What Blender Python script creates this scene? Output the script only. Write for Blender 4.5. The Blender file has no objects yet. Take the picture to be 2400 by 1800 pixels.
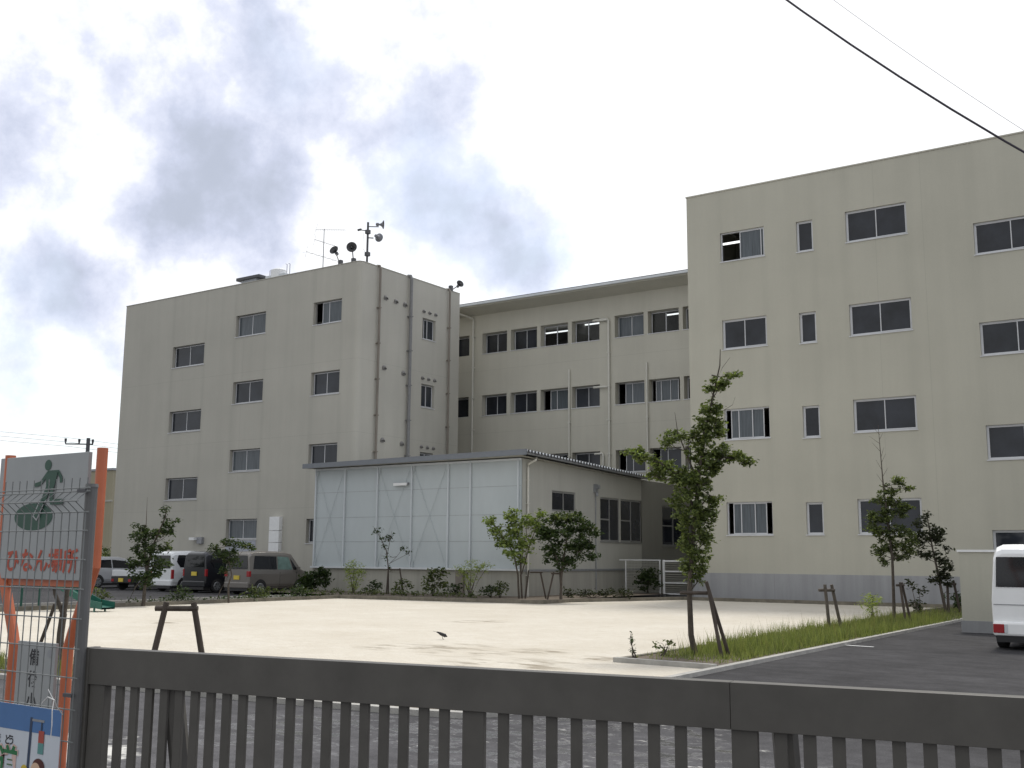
import bpy, bmesh, math, random
import numpy as np
from mathutils import Vector, Matrix
R = math.radians
rnd = random.Random(7)
rng = np.random.default_rng(11)
SC = bpy.context.scene
COL = SC.collection

# ------------------------------------------------------------------ camera
cam_d = bpy.data.cameras.new('camera'); cam = bpy.data.objects.new('camera', cam_d); COL.objects.link(cam)
FW = Vector((-0.55713308, 0.81526718, 0.15793088)); RT = Vector((0.82622386, 0.56330074, 0.00681336)); UP = Vector((0.08340787, -0.13428221, 0.98742666))
M = Matrix((RT, UP, -FW)).transposed().to_4x4(); M.translation = (0, 0, 1.6)
cam.matrix_world = M
cam_d.sensor_fit = 'HORIZONTAL'; cam_d.sensor_width = 36; cam_d.lens = 2533.3 / 2400 * 36
cam_d.clip_start = 0.05; cam_d.clip_end = 3000
SC.camera = cam
SC.view_settings.view_transform = 'Standard'; SC.view_settings.look = 'None'
SC.view_settings.exposure = 0.0; SC.view_settings.gamma = 1.0

# ------------------------------------------------------------------ sun and sky
SUN_EL, SUN_AZ = R(60), R(-4)          # azimuth measured from +Y towards +X: high, behind the school
sun_d = bpy.data.lights.new('sun', 'SUN'); sun = bpy.data.objects.new('sun', sun_d); COL.objects.link(sun)
sdir = Vector((math.sin(SUN_AZ) * math.cos(SUN_EL), math.cos(SUN_AZ) * math.cos(SUN_EL), math.sin(SUN_EL)))
sun.rotation_euler = sdir.to_track_quat('Z', 'Y').to_euler(); sun.location = sdir * 60
sun_d.energy = 2.3; sun_d.angle = R(14); sun_d.color = (1.0, 0.96, 0.88)

W = bpy.data.worlds.new('World'); SC.world = W; W.use_nodes = True
nt = W.node_tree; nt.nodes.clear(); L = nt.links
def N(t, **k):
    n = nt.nodes.new(t)
    for a, b in k.items(): setattr(n, a, b)
    return n
def math_(op, a, b=None, c=None, clamp=False):
    n = N('ShaderNodeMath', operation=op); n.use_clamp = clamp
    for i, v in enumerate((a, b, c)):
        if v is None: continue
        if isinstance(v, (int, float)): n.inputs[i].default_value = v
        else: L.new(v, n.inputs[i])
    return n.outputs[0]
out = N('ShaderNodeOutputWorld'); bg = N('ShaderNodeBackground'); L.new(bg.outputs[0], out.inputs[0])
sky = N('ShaderNodeTexSky', sky_type='NISHITA'); sky.sun_disc = False; sky.sun_elevation = SUN_EL; sky.sun_rotation = SUN_AZ
sky.air_density = 1.0; sky.dust_density = 2.0
tc = N('ShaderNodeTexCoord')
nz = N('ShaderNodeTexNoise'); nz.inputs['Scale'].default_value = 7; nz.inputs['Detail'].default_value = 6; nz.inputs['Roughness'].default_value = 0.58
L.new(tc.outputs['Generated'], nz.inputs['Vector'])
sub = N('ShaderNodeVectorMath', operation='SUBTRACT'); sub.inputs[1].default_value = (0.5, 0.5, 0.5); L.new(nz.outputs['Color'], sub.inputs[0])
scl = N('ShaderNodeVectorMath', operation='SCALE'); scl.inputs['Scale'].default_value = 0.13; L.new(sub.outputs[0], scl.inputs[0])
wv = N('ShaderNodeVectorMath', operation='ADD'); L.new(tc.outputs['Generated'], wv.inputs[0]); L.new(scl.outputs[0], wv.inputs[1])
# clouds of the day: direction, radius, strength (grey undersides)
BL = [((-0.816, 0.466, 0.341), 0.0321, 0.85), ((-0.824, 0.469, 0.319), 0.0257, 0.6), ((-0.813, 0.487, 0.318), 0.0193, 0.4), ((-0.773, 0.482, 0.412), 0.0257, 0.35), ((-0.768, 0.507, 0.392), 0.03, 0.5), ((-0.764, 0.528, 0.37), 0.0321, 0.6), ((-0.751, 0.556, 0.356), 0.0343, 0.7), ((-0.736, 0.585, 0.341), 0.0364, 0.9), ((-0.726, 0.608, 0.321), 0.0385, 1.0), ((-0.723, 0.623, 0.299), 0.03, 0.85), ((-0.704, 0.631, 0.324), 0.0257, 0.8), ((-0.683, 0.595, 0.424), 0.0257, 0.75), ((-0.664, 0.615, 0.425), 0.03, 0.95), ((-0.648, 0.638, 0.416), 0.0321, 0.85), ((-0.633, 0.658, 0.408), 0.0343, 0.7), ((-0.617, 0.683, 0.391), 0.0364, 0.65), ((-0.601, 0.71, 0.366), 0.0385, 0.65), ((-0.587, 0.733, 0.344), 0.0407, 0.75), ((-0.558, 0.758, 0.337), 0.0407, 0.8), ((-0.542, 0.779, 0.314), 0.0385, 0.75), ((-0.537, 0.795, 0.282), 0.0343, 0.7), ((-0.553, 0.788, 0.27), 0.0257, 0.5), ((-0.633, 0.621, 0.463), 0.0257, 0.5), ((-0.6, 0.649, 0.468), 0.03, 0.5), ((-0.823, 0.517, 0.237), 0.0236, 0.6), ((-0.808, 0.543, 0.229), 0.0214, 0.65), ((-0.791, 0.568, 0.227), 0.0193, 0.55), ((-0.805, 0.562, 0.187), 0.0214, 0.45), ((-0.706, 0.542, 0.456), 0.0214, 0.2), ((-0.845, 0.512, 0.153), 0.0343, 0.3),
      ((.3, -.7, .5), .35, .8), ((-.6, -.5, .6), .3, .7), ((.8, .2, .55), .3, .7), ((-.2, .1, .98), .25, .6), ((.6, -.3, .3), .2, .6)]
tot = None
for d, r, s in BL:
    ds = N('ShaderNodeVectorMath', operation='DISTANCE'); L.new(wv.outputs[0], ds.inputs[0]); ds.inputs[1].default_value = Vector(d).normalized()
    mr = N('ShaderNodeMapRange', interpolation_type='SMOOTHSTEP'); L.new(ds.outputs['Value'], mr.inputs[0])
    mr.inputs[1].default_value = r * 4.0; mr.inputs[2].default_value = 0.0; mr.inputs[3].default_value = 0; mr.inputs[4].default_value = s
    tot = mr.outputs[0] if tot is None else math_('MAXIMUM', tot, mr.outputs[0])
n2 = N('ShaderNodeTexNoise'); n2.inputs['Scale'].default_value = 9; n2.inputs['Detail'].default_value = 9; n2.inputs['Roughness'].default_value = 0.6; L.new(tc.outputs['Generated'], n2.inputs['Vector'])
m2 = N('ShaderNodeMapRange'); L.new(n2.outputs['Fac'], m2.inputs[0]); m2.inputs[1].default_value = .25; m2.inputs[2].default_value = .75; m2.inputs[3].default_value = -.58; m2.inputs[4].default_value = .58
dn = math_('ADD', tot, m2.outputs[0])
dk = N('ShaderNodeMapRange', interpolation_type='SMOOTHSTEP'); L.new(dn, dk.inputs[0]); dk.inputs[1].default_value = .20; dk.inputs[2].default_value = 1.2; dark = dk.outputs[0]
n3 = N('ShaderNodeTexNoise'); n3.inputs['Scale'].default_value = 3.2; n3.inputs['Detail'].default_value = 5; L.new(wv.outputs[0], n3.inputs['Vector'])
gap = N('ShaderNodeMapRange', interpolation_type='SMOOTHSTEP'); L.new(n3.outputs['Fac'], gap.inputs[0]); gap.inputs[1].default_value = .52; gap.inputs[2].default_value = .72; gap.inputs[4].default_value = .55
ramp = N('ShaderNodeValToRGB'); L.new(dark, ramp.inputs[0]); ce = ramp.color_ramp.elements
ce[0].color = (1.14, 1.15, 1.17, 1); ce[1].color = (.53, .58, .70, 1); e_ = ce.new(.34); e_.color = (.83, .87, 1.02, 1); e_ = ce.new(.7); e_.color = (.65, .70, .86, 1)
skm = N('ShaderNodeMixRGB', blend_type='MULTIPLY'); skm.inputs[0].default_value = 1; L.new(sky.outputs[0], skm.inputs[1]); skm.inputs[2].default_value = (.13, .13, .13, 1)
sadd = N('ShaderNodeMixRGB', blend_type='ADD'); sadd.inputs[0].default_value = 1; L.new(skm.outputs[0], sadd.inputs[1]); sadd.inputs[2].default_value = (.50, .52, .50, 1)
fin = N('ShaderNodeMixRGB'); L.new(gap.outputs[0], fin.inputs[0]); L.new(ramp.outputs[0], fin.inputs[1]); L.new(sadd.outputs[0], fin.inputs[2])
sepw = N('ShaderNodeSeparateXYZ'); L.new(tc.outputs['Generated'], sepw.inputs[0])
side_ = N('ShaderNodeMapRange', interpolation_type='SMOOTHSTEP'); L.new(sepw.outputs[1], side_.inputs[0]); side_.inputs[1].default_value = .25; side_.inputs[2].default_value = -.55; side_.inputs[3].default_value = 0; side_.inputs[4].default_value = 1   # unseen sky behind the camera greyed to dim the facades
hv = N('ShaderNodeMixRGB'); L.new(side_.outputs[0], hv.inputs[0]); L.new(fin.outputs[0], hv.inputs[1]); hv.inputs[2].default_value = (.76, .78, .80, 1)
L.new(hv.outputs[0], bg.inputs['Color']); bg.inputs['Strength'].default_value = 1.0

# ------------------------------------------------------------------ materials
def new_mat(name):
    m = bpy.data.materials.new(name); m.use_nodes = True
    t = m.node_tree; return m, t, t.nodes['Principled BSDF']
def mat(name, col, rough=.7, var=.12, scale=6, bump=0, bscale=60, metal=0, spec=.5, stretch=None, emit=None, trans=0):
    m, t, b = new_mat(name); n = t.nodes; l = t.links
    b.inputs['Roughness'].default_value = rough; b.inputs['Metallic'].default_value = metal; b.inputs['Specular IOR Level'].default_value = spec
    if emit: b.inputs['Emission Color'].default_value = (*emit[0], 1); b.inputs['Emission Strength'].default_value = emit[1]
    if trans: b.inputs['Transmission Weight'].default_value = trans
    tcn = n.new('ShaderNodeTexCoord'); src = tcn.outputs['Object']
    if stretch:
        mp = n.new('ShaderNodeMapping'); mp.inputs['Scale'].default_value = stretch; l.new(src, mp.inputs[0]); src = mp.outputs[0]
    nz = n.new('ShaderNodeTexNoise'); nz.inputs['Scale'].default_value = scale; nz.inputs['Detail'].default_value = 6; nz.inputs['Roughness'].default_value = .6; l.new(src, nz.inputs['Vector'])
    mx = n.new('ShaderNodeMixRGB'); c = Vector(col)
    mx.inputs[1].default_value = (*(c * (1 - var)), 1); mx.inputs[2].default_value = (*(c * (1 + var)), 1)
    mr = n.new('ShaderNodeMapRange'); mr.inputs[1].default_value = .3; mr.inputs[2].default_value = .7; l.new(nz.outputs['Fac'], mr.inputs[0]); l.new(mr.outputs[0], mx.inputs[0])
    l.new(mx.outputs[0], b.inputs['Base Color'])
    if bump:
        n2 = n.new('ShaderNodeTexNoise'); n2.inputs['Scale'].default_value = bscale; n2.inputs['Detail'].default_value = 4; l.new(tcn.outputs['Object'], n2.inputs['Vector'])
        bp = n.new('ShaderNodeBump'); bp.inputs['Strength'].default_value = bump; bp.inputs['Distance'].default_value = .02; l.new(n2.outputs['Fac'], bp.inputs['Height']); l.new(bp.outputs[0], b.inputs['Normal'])
    return m

def wall_mat(name, col, joints=(), streak=.10):
    """painted render: broad blotches, rain streaks, fine sand texture, hairline construction joints"""
    m, t, b = new_mat(name); n = t.nodes; l = t.links
    b.inputs['Roughness'].default_value = .85; b.inputs['Specular IOR Level'].default_value = .25
    tcn = n.new('ShaderNodeTexCoord'); o = tcn.outputs['Object']
    def noise(sc, stretch=None, det=5, ro=.55):
        x = n.new('ShaderNodeTexNoise'); x.inputs['Scale'].default_value = sc; x.inputs['Detail'].default_value = det; x.inputs['Roughness'].default_value = ro
        if stretch:
            mp = n.new('ShaderNodeMapping'); mp.inputs['Scale'].default_value = stretch; l.new(o, mp.inputs[0]); l.new(mp.outputs[0], x.inputs[0])
        else: l.new(o, x.inputs[0])
        return x.outputs['Fac']
    def rng_(v, a, b_, c, d):
        x = n.new('ShaderNodeMapRange'); l.new(v, x.inputs[0])
        for i, q in enumerate((a, b_, c, d)): x.inputs[i + 1].default_value = q
        return x.outputs[0]
    def mul(a, b_):
        x = n.new('ShaderNodeMath'); x.operation = 'MULTIPLY'; l.new(a, x.inputs[0]); l.new(b_, x.inputs[1]); return x.outputs[0]
    f = mul(rng_(noise(.35), .3, .7, .95, 1.05), rng_(noise(1.2, (1.6, 1.6, .10), 6, .7), .35, .75, 1.0 + streak * .25, 1.0 - streak))
    f = mul(f, rng_(noise(14, None, 3), .2, .8, .98, 1.02))
    if joints:
        sp = n.new('ShaderNodeSeparateXYZ'); l.new(o, sp.inputs[0])
        for ax, v, w, *st in joints:
            x = n.new('ShaderNodeMath'); x.operation = 'SUBTRACT'; l.new(sp.outputs[ax], x.inputs[0]); x.inputs[1].default_value = v
            y = n.new('ShaderNodeMath'); y.operation = 'ABSOLUTE'; l.new(x.outputs[0], y.inputs[0])
            f = mul(f, rng_(y.outputs[0], w * .3 if st else w * .5, w, st[0] if st else .86, 1))
    vm = n.new('ShaderNodeVectorMath'); vm.operation = 'SCALE'; vm.inputs[0].default_value = col; l.new(f, vm.inputs['Scale']); l.new(vm.outputs[0], b.inputs['Base Color'])
    bp = n.new('ShaderNodeBump'); bp.inputs['Strength'].default_value = .35; bp.inputs['Distance'].default_value = .01; l.new(noise(45, None, 4), bp.inputs['Height']); l.new(bp.outputs[0], b.inputs['Normal'])
    return m

MT = {}
WALLC = (.46, .447, .400)
MT['wall_a'] = wall_mat('beige_render', WALLC, [(2, 3.92, .012), (2, 7.5, .012), (2, 11.1, .012), (0, 15.4, .012), (0, 10.2, .012), (0, 4.42, .16, .955), (0, 7.1, .16, .955), (0, 9.5, .18, .95), (0, 11.85, .16, .955), (0, 15.25, .16, .95), (0, 17.22, .18, .955)], .06)
MT['wall_b'] = wall_mat('beige_render_b', (.485, .472, .405), [(0, 7.6, .01), (0, 9.3, .01), (0, 1.45, .22, .972), (0, 3.28, .2, .975), (0, 5.27, .2, .975), (0, 6.5, .26, .97), (0, 8.76, .3, .968), (0, 11.0, .26, .97), (0, 13.4, .3, .97)], .045)
MT['wall_c'] = wall_mat('beige_render_c', (.52, .503, .44), [(2, 12.1, .012), (2, 8.5, .012)], .06)
MT['roof'] = mat('roof_membrane', (.3, .3, .29), .8)
MT['plinth'] = wall_mat('grey_plinth_render', (.35, .355, .37), [(0, 3.3, .02), (0, 7.6, .02), (0, 11.9, .02), (0, 16.2, .02)], .22)
MT['alu'] = mat('aluminium_frame', (.62, .63, .66), .35, .04, metal=.0, spec=.6)
MT['alu_shaded'] = mat('aluminium_frame_shaded', (.27, .27, .265), .4, .05)  # darker copy of the aluminium, with the frames' shade put into its colour
MT['reveal'] = mat('reveal_paint', (.33, .31, .27), .8)
MT['glass'] = mat('window_glass_dark', (.022, .025, .033), .06, .55, .7, spec=.42)
MT['glass2'] = mat('window_glass_blue', (.03, .035, .045), .08, .35, .9, spec=.42)
MT['frost'] = mat('frosted_glass', (.36, .38, .44), .35, .06, 2)
MT['curtain_glass'] = mat('curtained_glass', (.085, .10, .115), .12, .35, 5, stretch=(5, 5, .2), spec=.45)
MT['screen'] = mat('insect_screen', (.045, .05, .055), .6, .1)
MT['black'] = mat('dark_room', (.012, .012, .014), .9)
def clear_glass():
    m, t, b = new_mat('clear_glass'); n = t.nodes; l = t.links
    tr = n.new('ShaderNodeBsdfTransparent'); tr.inputs[0].default_value = (.72, .76, .76, 1); gl = n.new('ShaderNodeBsdfGlossy'); gl.inputs['Roughness'].default_value = .03
    fr = n.new('ShaderNodeFresnel'); fr.inputs[0].default_value = 1.4; mx = n.new('ShaderNodeMixShader'); l.new(fr.outputs[0], mx.inputs[0]); l.new(tr.outputs[0], mx.inputs[1]); l.new(gl.outputs[0], mx.inputs[2])
    l.new(mx.outputs[0], n['Material Output'].inputs[0]); return m
MT['clear'] = clear_glass()
MT['tube'] = mat('fluorescent_tube', (.9, .9, .9), .5, 0, emit=((1, 1, 1), 1.5))
MT['room'] = mat('classroom_wall', (.28, .27, .25), .9)
MT['pipe'] = mat('painted_drainpipe', (.62, .61, .56), .5, .05)
MT['pipe_brown'] = mat('weathered_brown_pipe', (.20, .175, .15), .6, .2, 3, stretch=(1, 1, .3))
MT['pipe_grey'] = mat('grey_duct_pipe', (.19, .19, .195), .55, .12)
MT['metal_grey'] = mat('galvanised_grey', (.30, .31, .33), .45, .12, metal=.3)
MT['vent'] = mat('vent_hood_grey', (.20, .195, .19), .5, .1)
MT['dark_metal'] = mat('dark_metal', (.07, .072, .08), .5, .15)
MT['gutter'] = mat('pale_gutter', (.60, .63, .66), .4, .05)
MT['white'] = mat('white_paint', (.78, .79, .80), .45, .04)
MT['panel'] = mat('pale_blue_grey_panel', (.46, .505, .525), .5, .04, 1.5, stretch=(1, 1, .4))
MT['panel_trim'] = mat('annex_post_paint', (.53, .57, .60), .5, .04)
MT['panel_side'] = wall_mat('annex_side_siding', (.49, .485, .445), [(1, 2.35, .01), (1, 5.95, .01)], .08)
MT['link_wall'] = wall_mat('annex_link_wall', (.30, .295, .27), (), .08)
MT['concrete'] = wall_mat('annex_concrete_base', (.40, .39, .35), [(0, 6.9, .015), (0, 9.5, .012)], .2)
MT['fascia'] = mat('slate_blue_fascia', (.17, .185, .21), .5, .06)
MT['roofing'] = mat('corrugated_roof_sheet', (.62, .64, .66), .4, .06)
MT['kerb'] = mat('kerb_concrete', (.39, .38, .355), .85, .18, 5, bump=.3)
MT['kerb_dark'] = mat('mossy_kerb', (.17, .155, .125), .9, .3, 4, bump=.4)
MT['soil'] = mat('bed_soil', (.13, .105, .08), .95, .35, 9, bump=.8, bscale=20)
MT['wood'] = mat('brown_stake_wood', (.062, .048, .038), .75, .3, 8, stretch=(1, 1, .2))
MT['wood2'] = mat('grey_brown_stake_wood', (.10, .085, .07), .8, .3, 8)
MT['bark'] = mat('bark', (.075, .062, .05), .9, .35, 14, bump=.5, bscale=30)
MT['gate'] = mat('bronze_brown_gate_paint', (.088, .083, .075), .45, .16, 5, spec=.45)
MT['fence_post'] = mat('grey_fence_post', (.125, .125, .125), .5, .1)
MT['wire'] = mat('grey_fence_wire', (.19, .20, .20), .45, .1, metal=.2)
MT['orange'] = mat('orange_sign_paint', (.50, .135, .06), .4, .10, 6)
MT['board'] = mat('white_sign_board', (.33, .345, .35), .5, .07, 3)
MT['sign_green'] = mat('sign_green', (.022, .075, .05), .5, .1)
MT['sign_red'] = mat('sign_red_lettering', (.42, .07, .035), .5, .1)
MT['ink'] = mat('black_ink', (.03, .03, .035), .6)
MT['poster'] = mat('poster_white', (.56, .60, .66), .5, .04)
MT['poster_blue'] = mat('poster_blue', (.07, .17, .38), .5, .08)
MT['poster_green'] = mat('poster_green', (.02, .16, .055), .5, .1)
MT['p_pink'] = mat('poster_outline', (.62, .45, .40), .5)
MT['p_teal'] = mat('poster_teal', (.10, .27, .26), .5)
MT['p_red'] = mat('poster_red', (.38, .07, .05), .5)
MT['p_yel'] = mat('poster_yellow', (.55, .42, .05), .5)
MT['p_skin'] = mat('poster_skin', (.62, .43, .30), .5)
MT['p_hair'] = mat('poster_hair', (.08, .02, .015), .5)
MT['p_navy'] = mat('poster_navy', (.03, .05, .10), .5)
MT['p_shirt'] = mat('poster_shirt', (.10, .20, .40), .5)
MT['string'] = mat('white_string', (.75, .74, .72), .7)
MT['tyre'] = mat('tyre', (.02, .02, .021), .8, .1)
MT['rim'] = mat('wheel_rim', (.30, .31, .32), .35, .1, metal=.5)
MT['car_glass'] = mat('car_glass', (.012, .013, .016), .05, .1, spec=.5)
MT['car_glass_l'] = mat('car_glass_light', (.14, .22, .20), .1, .35, 3)
MT['lamp_red'] = mat('tail_lamp_red', (.32, .015, .02), .2, .1, spec=.6)
MT['plate_y'] = mat('yellow_plate', (.65, .50, .06), .5)
MT['trim'] = mat('black_trim', (.02, .02, .022), .5)
MT['bird'] = mat('bird_plumage', (.022, .020, .022), .7, .3)
MT['slide'] = mat('green_slide', (.02, .115, .085), .4, .15)
MT['cable'] = mat('cable_black', (.035, .03, .045), .6)
MT['cable_pale'] = mat('cable_pale', (.42, .42, .44), .6)
MT['nbr'] = wall_mat('neighbour_wall', (.36, .33, .24), (), .1)
MT['horn'] = mat('horn_speaker_grey', (.20, .205, .23), .5, .15)
MT['horn_in'] = mat('horn_mouth_dark', (.075, .075, .08), .6)
MT['low_wall'] = wall_mat('low_wall_beige', (.46, .45, .385), (), .08)
MT['low_base'] = wall_mat('low_wall_base', (.30, .305, .315), (), .15)
def paint(name, c, metal=.0, rough=.28):
    m = mat(name, c, rough, .03, 2, metal=metal, spec=.5); b = m.node_tree.nodes['Principled BSDF']; b.inputs['Coat Weight'].default_value = .5; b.inputs['Coat Roughness'].default_value = .08; return m
MT['car_white'] = paint('car_paint_white', (.72, .74, .76)); MT['car_black'] = paint('car_paint_black', (.012, .013, .018)); MT['car_bronze'] = paint('car_paint_bronze', (.20, .185, .17), .3)
MT['car_silver'] = paint('car_paint_silver', (.46, .47, .49), .2); MT['van_white'] = paint('van_paint_white', (.93, .94, .95))

def leaf_mat(name, dark_, light):
    m, t, b = new_mat(name); n = t.nodes; l = t.links
    gi = n.new('ShaderNodeNewGeometry'); ri = n.new('ShaderNodeValToRGB'); l.new(gi.outputs['Random Per Island'], ri.inputs[0])
    ri.color_ramp.elements[0].color = (*dark_, 1); ri.color_ramp.elements[1].color = (*light, 1)
    l.new(ri.outputs[0], b.inputs['Base Color']); b.inputs['Roughness'].default_value = .55; b.inputs['Specular IOR Level'].default_value = .3
    tl = n.new('ShaderNodeBsdfTranslucent'); mx = n.new('ShaderNodeMixShader'); mx.inputs[0].default_value = .35
    br = n.new('ShaderNodeMixRGB'); br.blend_type = 'MULTIPLY'; br.inputs[0].default_value = 1; br.inputs[2].default_value = (1.3, 1.35, .6, 1); l.new(ri.outputs[0], br.inputs[1]); l.new(br.outputs[0], tl.inputs[0])
    l.new(b.outputs[0], mx.inputs[1]); l.new(tl.outputs[0], mx.inputs[2]); l.new(mx.outputs[0], n['Material Output'].inputs[0]); return m
MT['leaf'] = leaf_mat('leaf_green', (.045, .065, .024), (.20, .245, .085))
MT['leaf_lime'] = leaf_mat('leaf_lime', (.10, .15, .04), (.30, .37, .12))
MT['leaf_dark'] = leaf_mat('leaf_dark', (.018, .035, .012), (.06, .09, .03))
MT['leaf_mid'] = leaf_mat('leaf_mid', (.034, .050, .022), (.135, .165, .06))
MT['leaf_olive'] = leaf_mat('leaf_olive_dark', (.022, .028, .016), (.05, .06, .03))
MT['leaf_yel'] = leaf_mat('leaf_yellow_green', (.12, .18, .03), (.36, .42, .10))
MT['grass'] = leaf_mat('grass_blades', (.085, .115, .035), (.30, .335, .125))

MT['seed'] = leaf_mat('seeding_grass', (.10, .095, .04), (.30, .27, .13))
# ground materials
def sand_mat():
    m, t, b = new_mat('playground_sand'); n = t.nodes; l = t.links
    b.inputs['Roughness'].default_value = .95; b.inputs['Specular IOR Level'].default_value = .15
    tcn = n.new('ShaderNodeTexCoord'); o = tcn.outputs['Object']
    def noise(sc, stretch=(1, 1, 1), det=6):
        mp = n.new('ShaderNodeMapping'); mp.inputs['Scale'].default_value = stretch; mp.inputs['Rotation'].default_value = (0, 0, .5); l.new(o, mp.inputs[0])
        x = n.new('ShaderNodeTexNoise'); x.inputs['Scale'].default_value = sc; x.inputs['Detail'].default_value = det; x.inputs['Roughness'].default_value = .62; l.new(mp.outputs[0], x.inputs[0]); return x.outputs['Fac']
    def mr(v, a, b_, c, d, sm=False):
        x = n.new('ShaderNodeMapRange'); l.new(v, x.inputs[0])
        if sm: x.interpolation_type = 'SMOOTHSTEP'
        for i, q in enumerate((a, b_, c, d)): x.inputs[i + 1].default_value = q
        return x.outputs[0]
    def mix(f, a, b_):
        x = n.new('ShaderNodeMixRGB'); l.new(f, x.inputs[0])
        for i, q in ((1, a), (2, b_)):
            if isinstance(q, tuple): x.inputs[i].default_value = (*q, 1)
            else: l.new(q, x.inputs[i])
        return x.outputs[0]
    base = mix(mr(noise(.5), .35, .68, 0, 1), (.645, .605, .53), (.575, .53, .45))
    base = mix(mr(noise(4), .45, .75, 0, .45), base, (.55, .49, .40))
    base = mix(mr(noise(26, (1, 1, 1), 3), .5, .8, 0, .5), base, (.47, .43, .36))
    base = mix(mr(noise(1.4, (1, 2.2, 1)), .52, .70, 0, .35, True), base, (.50, .455, .375))
    # damp run-off marks near (-12, 15.5) and scattered elsewhere
    patch = None
    for (x_, y_, r_) in ((-12.6, 15.0, 1.0), (-11.9, 15.7, .9), (-11.1, 14.9, 1.1), (-10.2, 15.8, .8), (-9.3, 13.6, 1.5), (-21.5, 16.8, .8), (-16, 22, .9), (-8.7, 15.0, 1.0)):
        ds = n.new('ShaderNodeVectorMath'); ds.operation = 'DISTANCE'; l.new(o, ds.inputs[0]); ds.inputs[1].default_value = (x_, y_, .02)
        v = mr(ds.outputs['Value'], r_, r_ * .2, 0, 1, True)
        if patch is None: patch = v
        else:
            a = n.new('ShaderNodeMath'); a.operation = 'MAXIMUM'; l.new(patch, a.inputs[0]); l.new(v, a.inputs[1]); patch = a.outputs[0]
    q = n.new('ShaderNodeMath'); q.operation = 'MULTIPLY'; l.new(patch, q.inputs[0]); l.new(mr(noise(1.1, (1, 2.6, 1)), .46, .60, 0, .85, True), q.inputs[1])
    base = mix(q.outputs[0], base, (.26, .22, .165))
    l.new(base, b.inputs['Base Color'])
    bp = n.new('ShaderNodeBump'); bp.inputs['Strength'].default_value = .8; bp.inputs['Distance'].default_value = .04; l.new(noise(9), bp.inputs['Height']); l.new(bp.outputs[0], b.inputs['Normal'])
    return m
def asphalt_mat():
    m, t, b = new_mat('asphalt'); n = t.nodes; l = t.links
    tcn = n.new('ShaderNodeTexCoord'); o = tcn.outputs['Object']
    def noise(sc, det=5, st=(1, 1, 1), ro=.6):
        mp = n.new('ShaderNodeMapping'); mp.inputs['Scale'].default_value = st; l.new(o, mp.inputs[0])
        x = n.new('ShaderNodeTexNoise'); x.inputs['Scale'].default_value = sc; x.inputs['Detail'].default_value = det; x.inputs['Roughness'].default_value = ro; l.new(mp.outputs[0], x.inputs[0]); return x.outputs['Fac']
    def mr(v, a, b_, c, d, sm=False):
        x = n.new('ShaderNodeMapRange'); l.new(v, x.inputs[0])
        if sm: x.interpolation_type = 'SMOOTHSTEP'
        for i, q in enumerate((a, b_, c, d)): x.inputs[i + 1].default_value = q
        return x.outputs[0]
    def mul(a, b_):
        x = n.new('ShaderNodeMath'); x.operation = 'MULTIPLY'; l.new(a, x.inputs[0]); l.new(b_, x.inputs[1]); return x.outputs[0]
    f = mul(mr(noise(.35), .3, .7, .76, 1.24), mr(noise(60, 3, ro=.8), .25, .75, .5, 1.5))
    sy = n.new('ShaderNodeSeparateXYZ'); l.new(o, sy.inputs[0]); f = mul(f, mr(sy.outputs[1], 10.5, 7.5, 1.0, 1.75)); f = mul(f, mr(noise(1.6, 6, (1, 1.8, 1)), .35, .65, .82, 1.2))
    f = mul(f, mr(noise(9, 4), .3, .7, .85, 1.15))
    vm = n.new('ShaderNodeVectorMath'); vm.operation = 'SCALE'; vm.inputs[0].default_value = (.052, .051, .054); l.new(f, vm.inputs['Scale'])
    # pale concrete patch by the gate; scattered wet reflections painted in as pale colour
    def blob(c, r, nv):
        ds = n.new('ShaderNodeVectorMath'); ds.operation = 'DISTANCE'; l.new(o, ds.inputs[0]); ds.inputs[1].default_value = c
        x = n.new('ShaderNodeMath'); x.operation = 'ADD'; l.new(ds.outputs['Value'], x.inputs[0]); l.new(nv, x.inputs[1]); return mr(x.outputs[0], r + .25, r - .15, 0, 1, True)
    nv = mr(noise(3.2, 6), .2, .8, -.6, .6)
    pale = blob((-8.5, 5.15, 0), .85, nv)
    wet_glint = mul(blob((-5.0, 8.3, 0), 1.7, nv), mr(noise(3.4, 7, (1, 2.4, 1), .7), .60, .68, 0, .7, True))
    pa = n.new('ShaderNodeMath'); pa.operation = 'MAXIMUM'; l.new(pale, pa.inputs[0]); l.new(wet_glint, pa.inputs[1]); pale = pa.outputs[0]
    mx = n.new('ShaderNodeMixRGB'); l.new(pale, mx.inputs[0]); l.new(vm.outputs[0], mx.inputs[1]); mx.inputs[2].default_value = (.60, .59, .56, 1); l.new(mx.outputs[0], b.inputs['Base Color'])
    # damp sheen in front of the gate
    wet = None
    for c, r in (((-5.3, 8.6, 0), 1.5), ((-3.6, 7.4, 0), 1.3), ((-7.4, 7.6, 0), 1.0)):
        v = blob(c, r, nv)
        if wet is None: wet = v
        else:
            a = n.new('ShaderNodeMath'); a.operation = 'MAXIMUM'; l.new(wet, a.inputs[0]); l.new(v, a.inputs[1]); wet = a.outputs[0]
    wet = mul(wet, mr(noise(2.6, 6, (1, 1.5, 1)), .50, .58, 0, 1, True))
    rr = n.new('ShaderNodeMix'); rr.data_type = 'FLOAT'; l.new(wet, rr.inputs[0]); rr.inputs[2].default_value = .88; rr.inputs[3].default_value = .14; l.new(rr.outputs[0], b.inputs['Roughness'])
    l.new(mr(wet, 0, 1, .12, .9), b.inputs['Specular IOR Level'])
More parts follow.
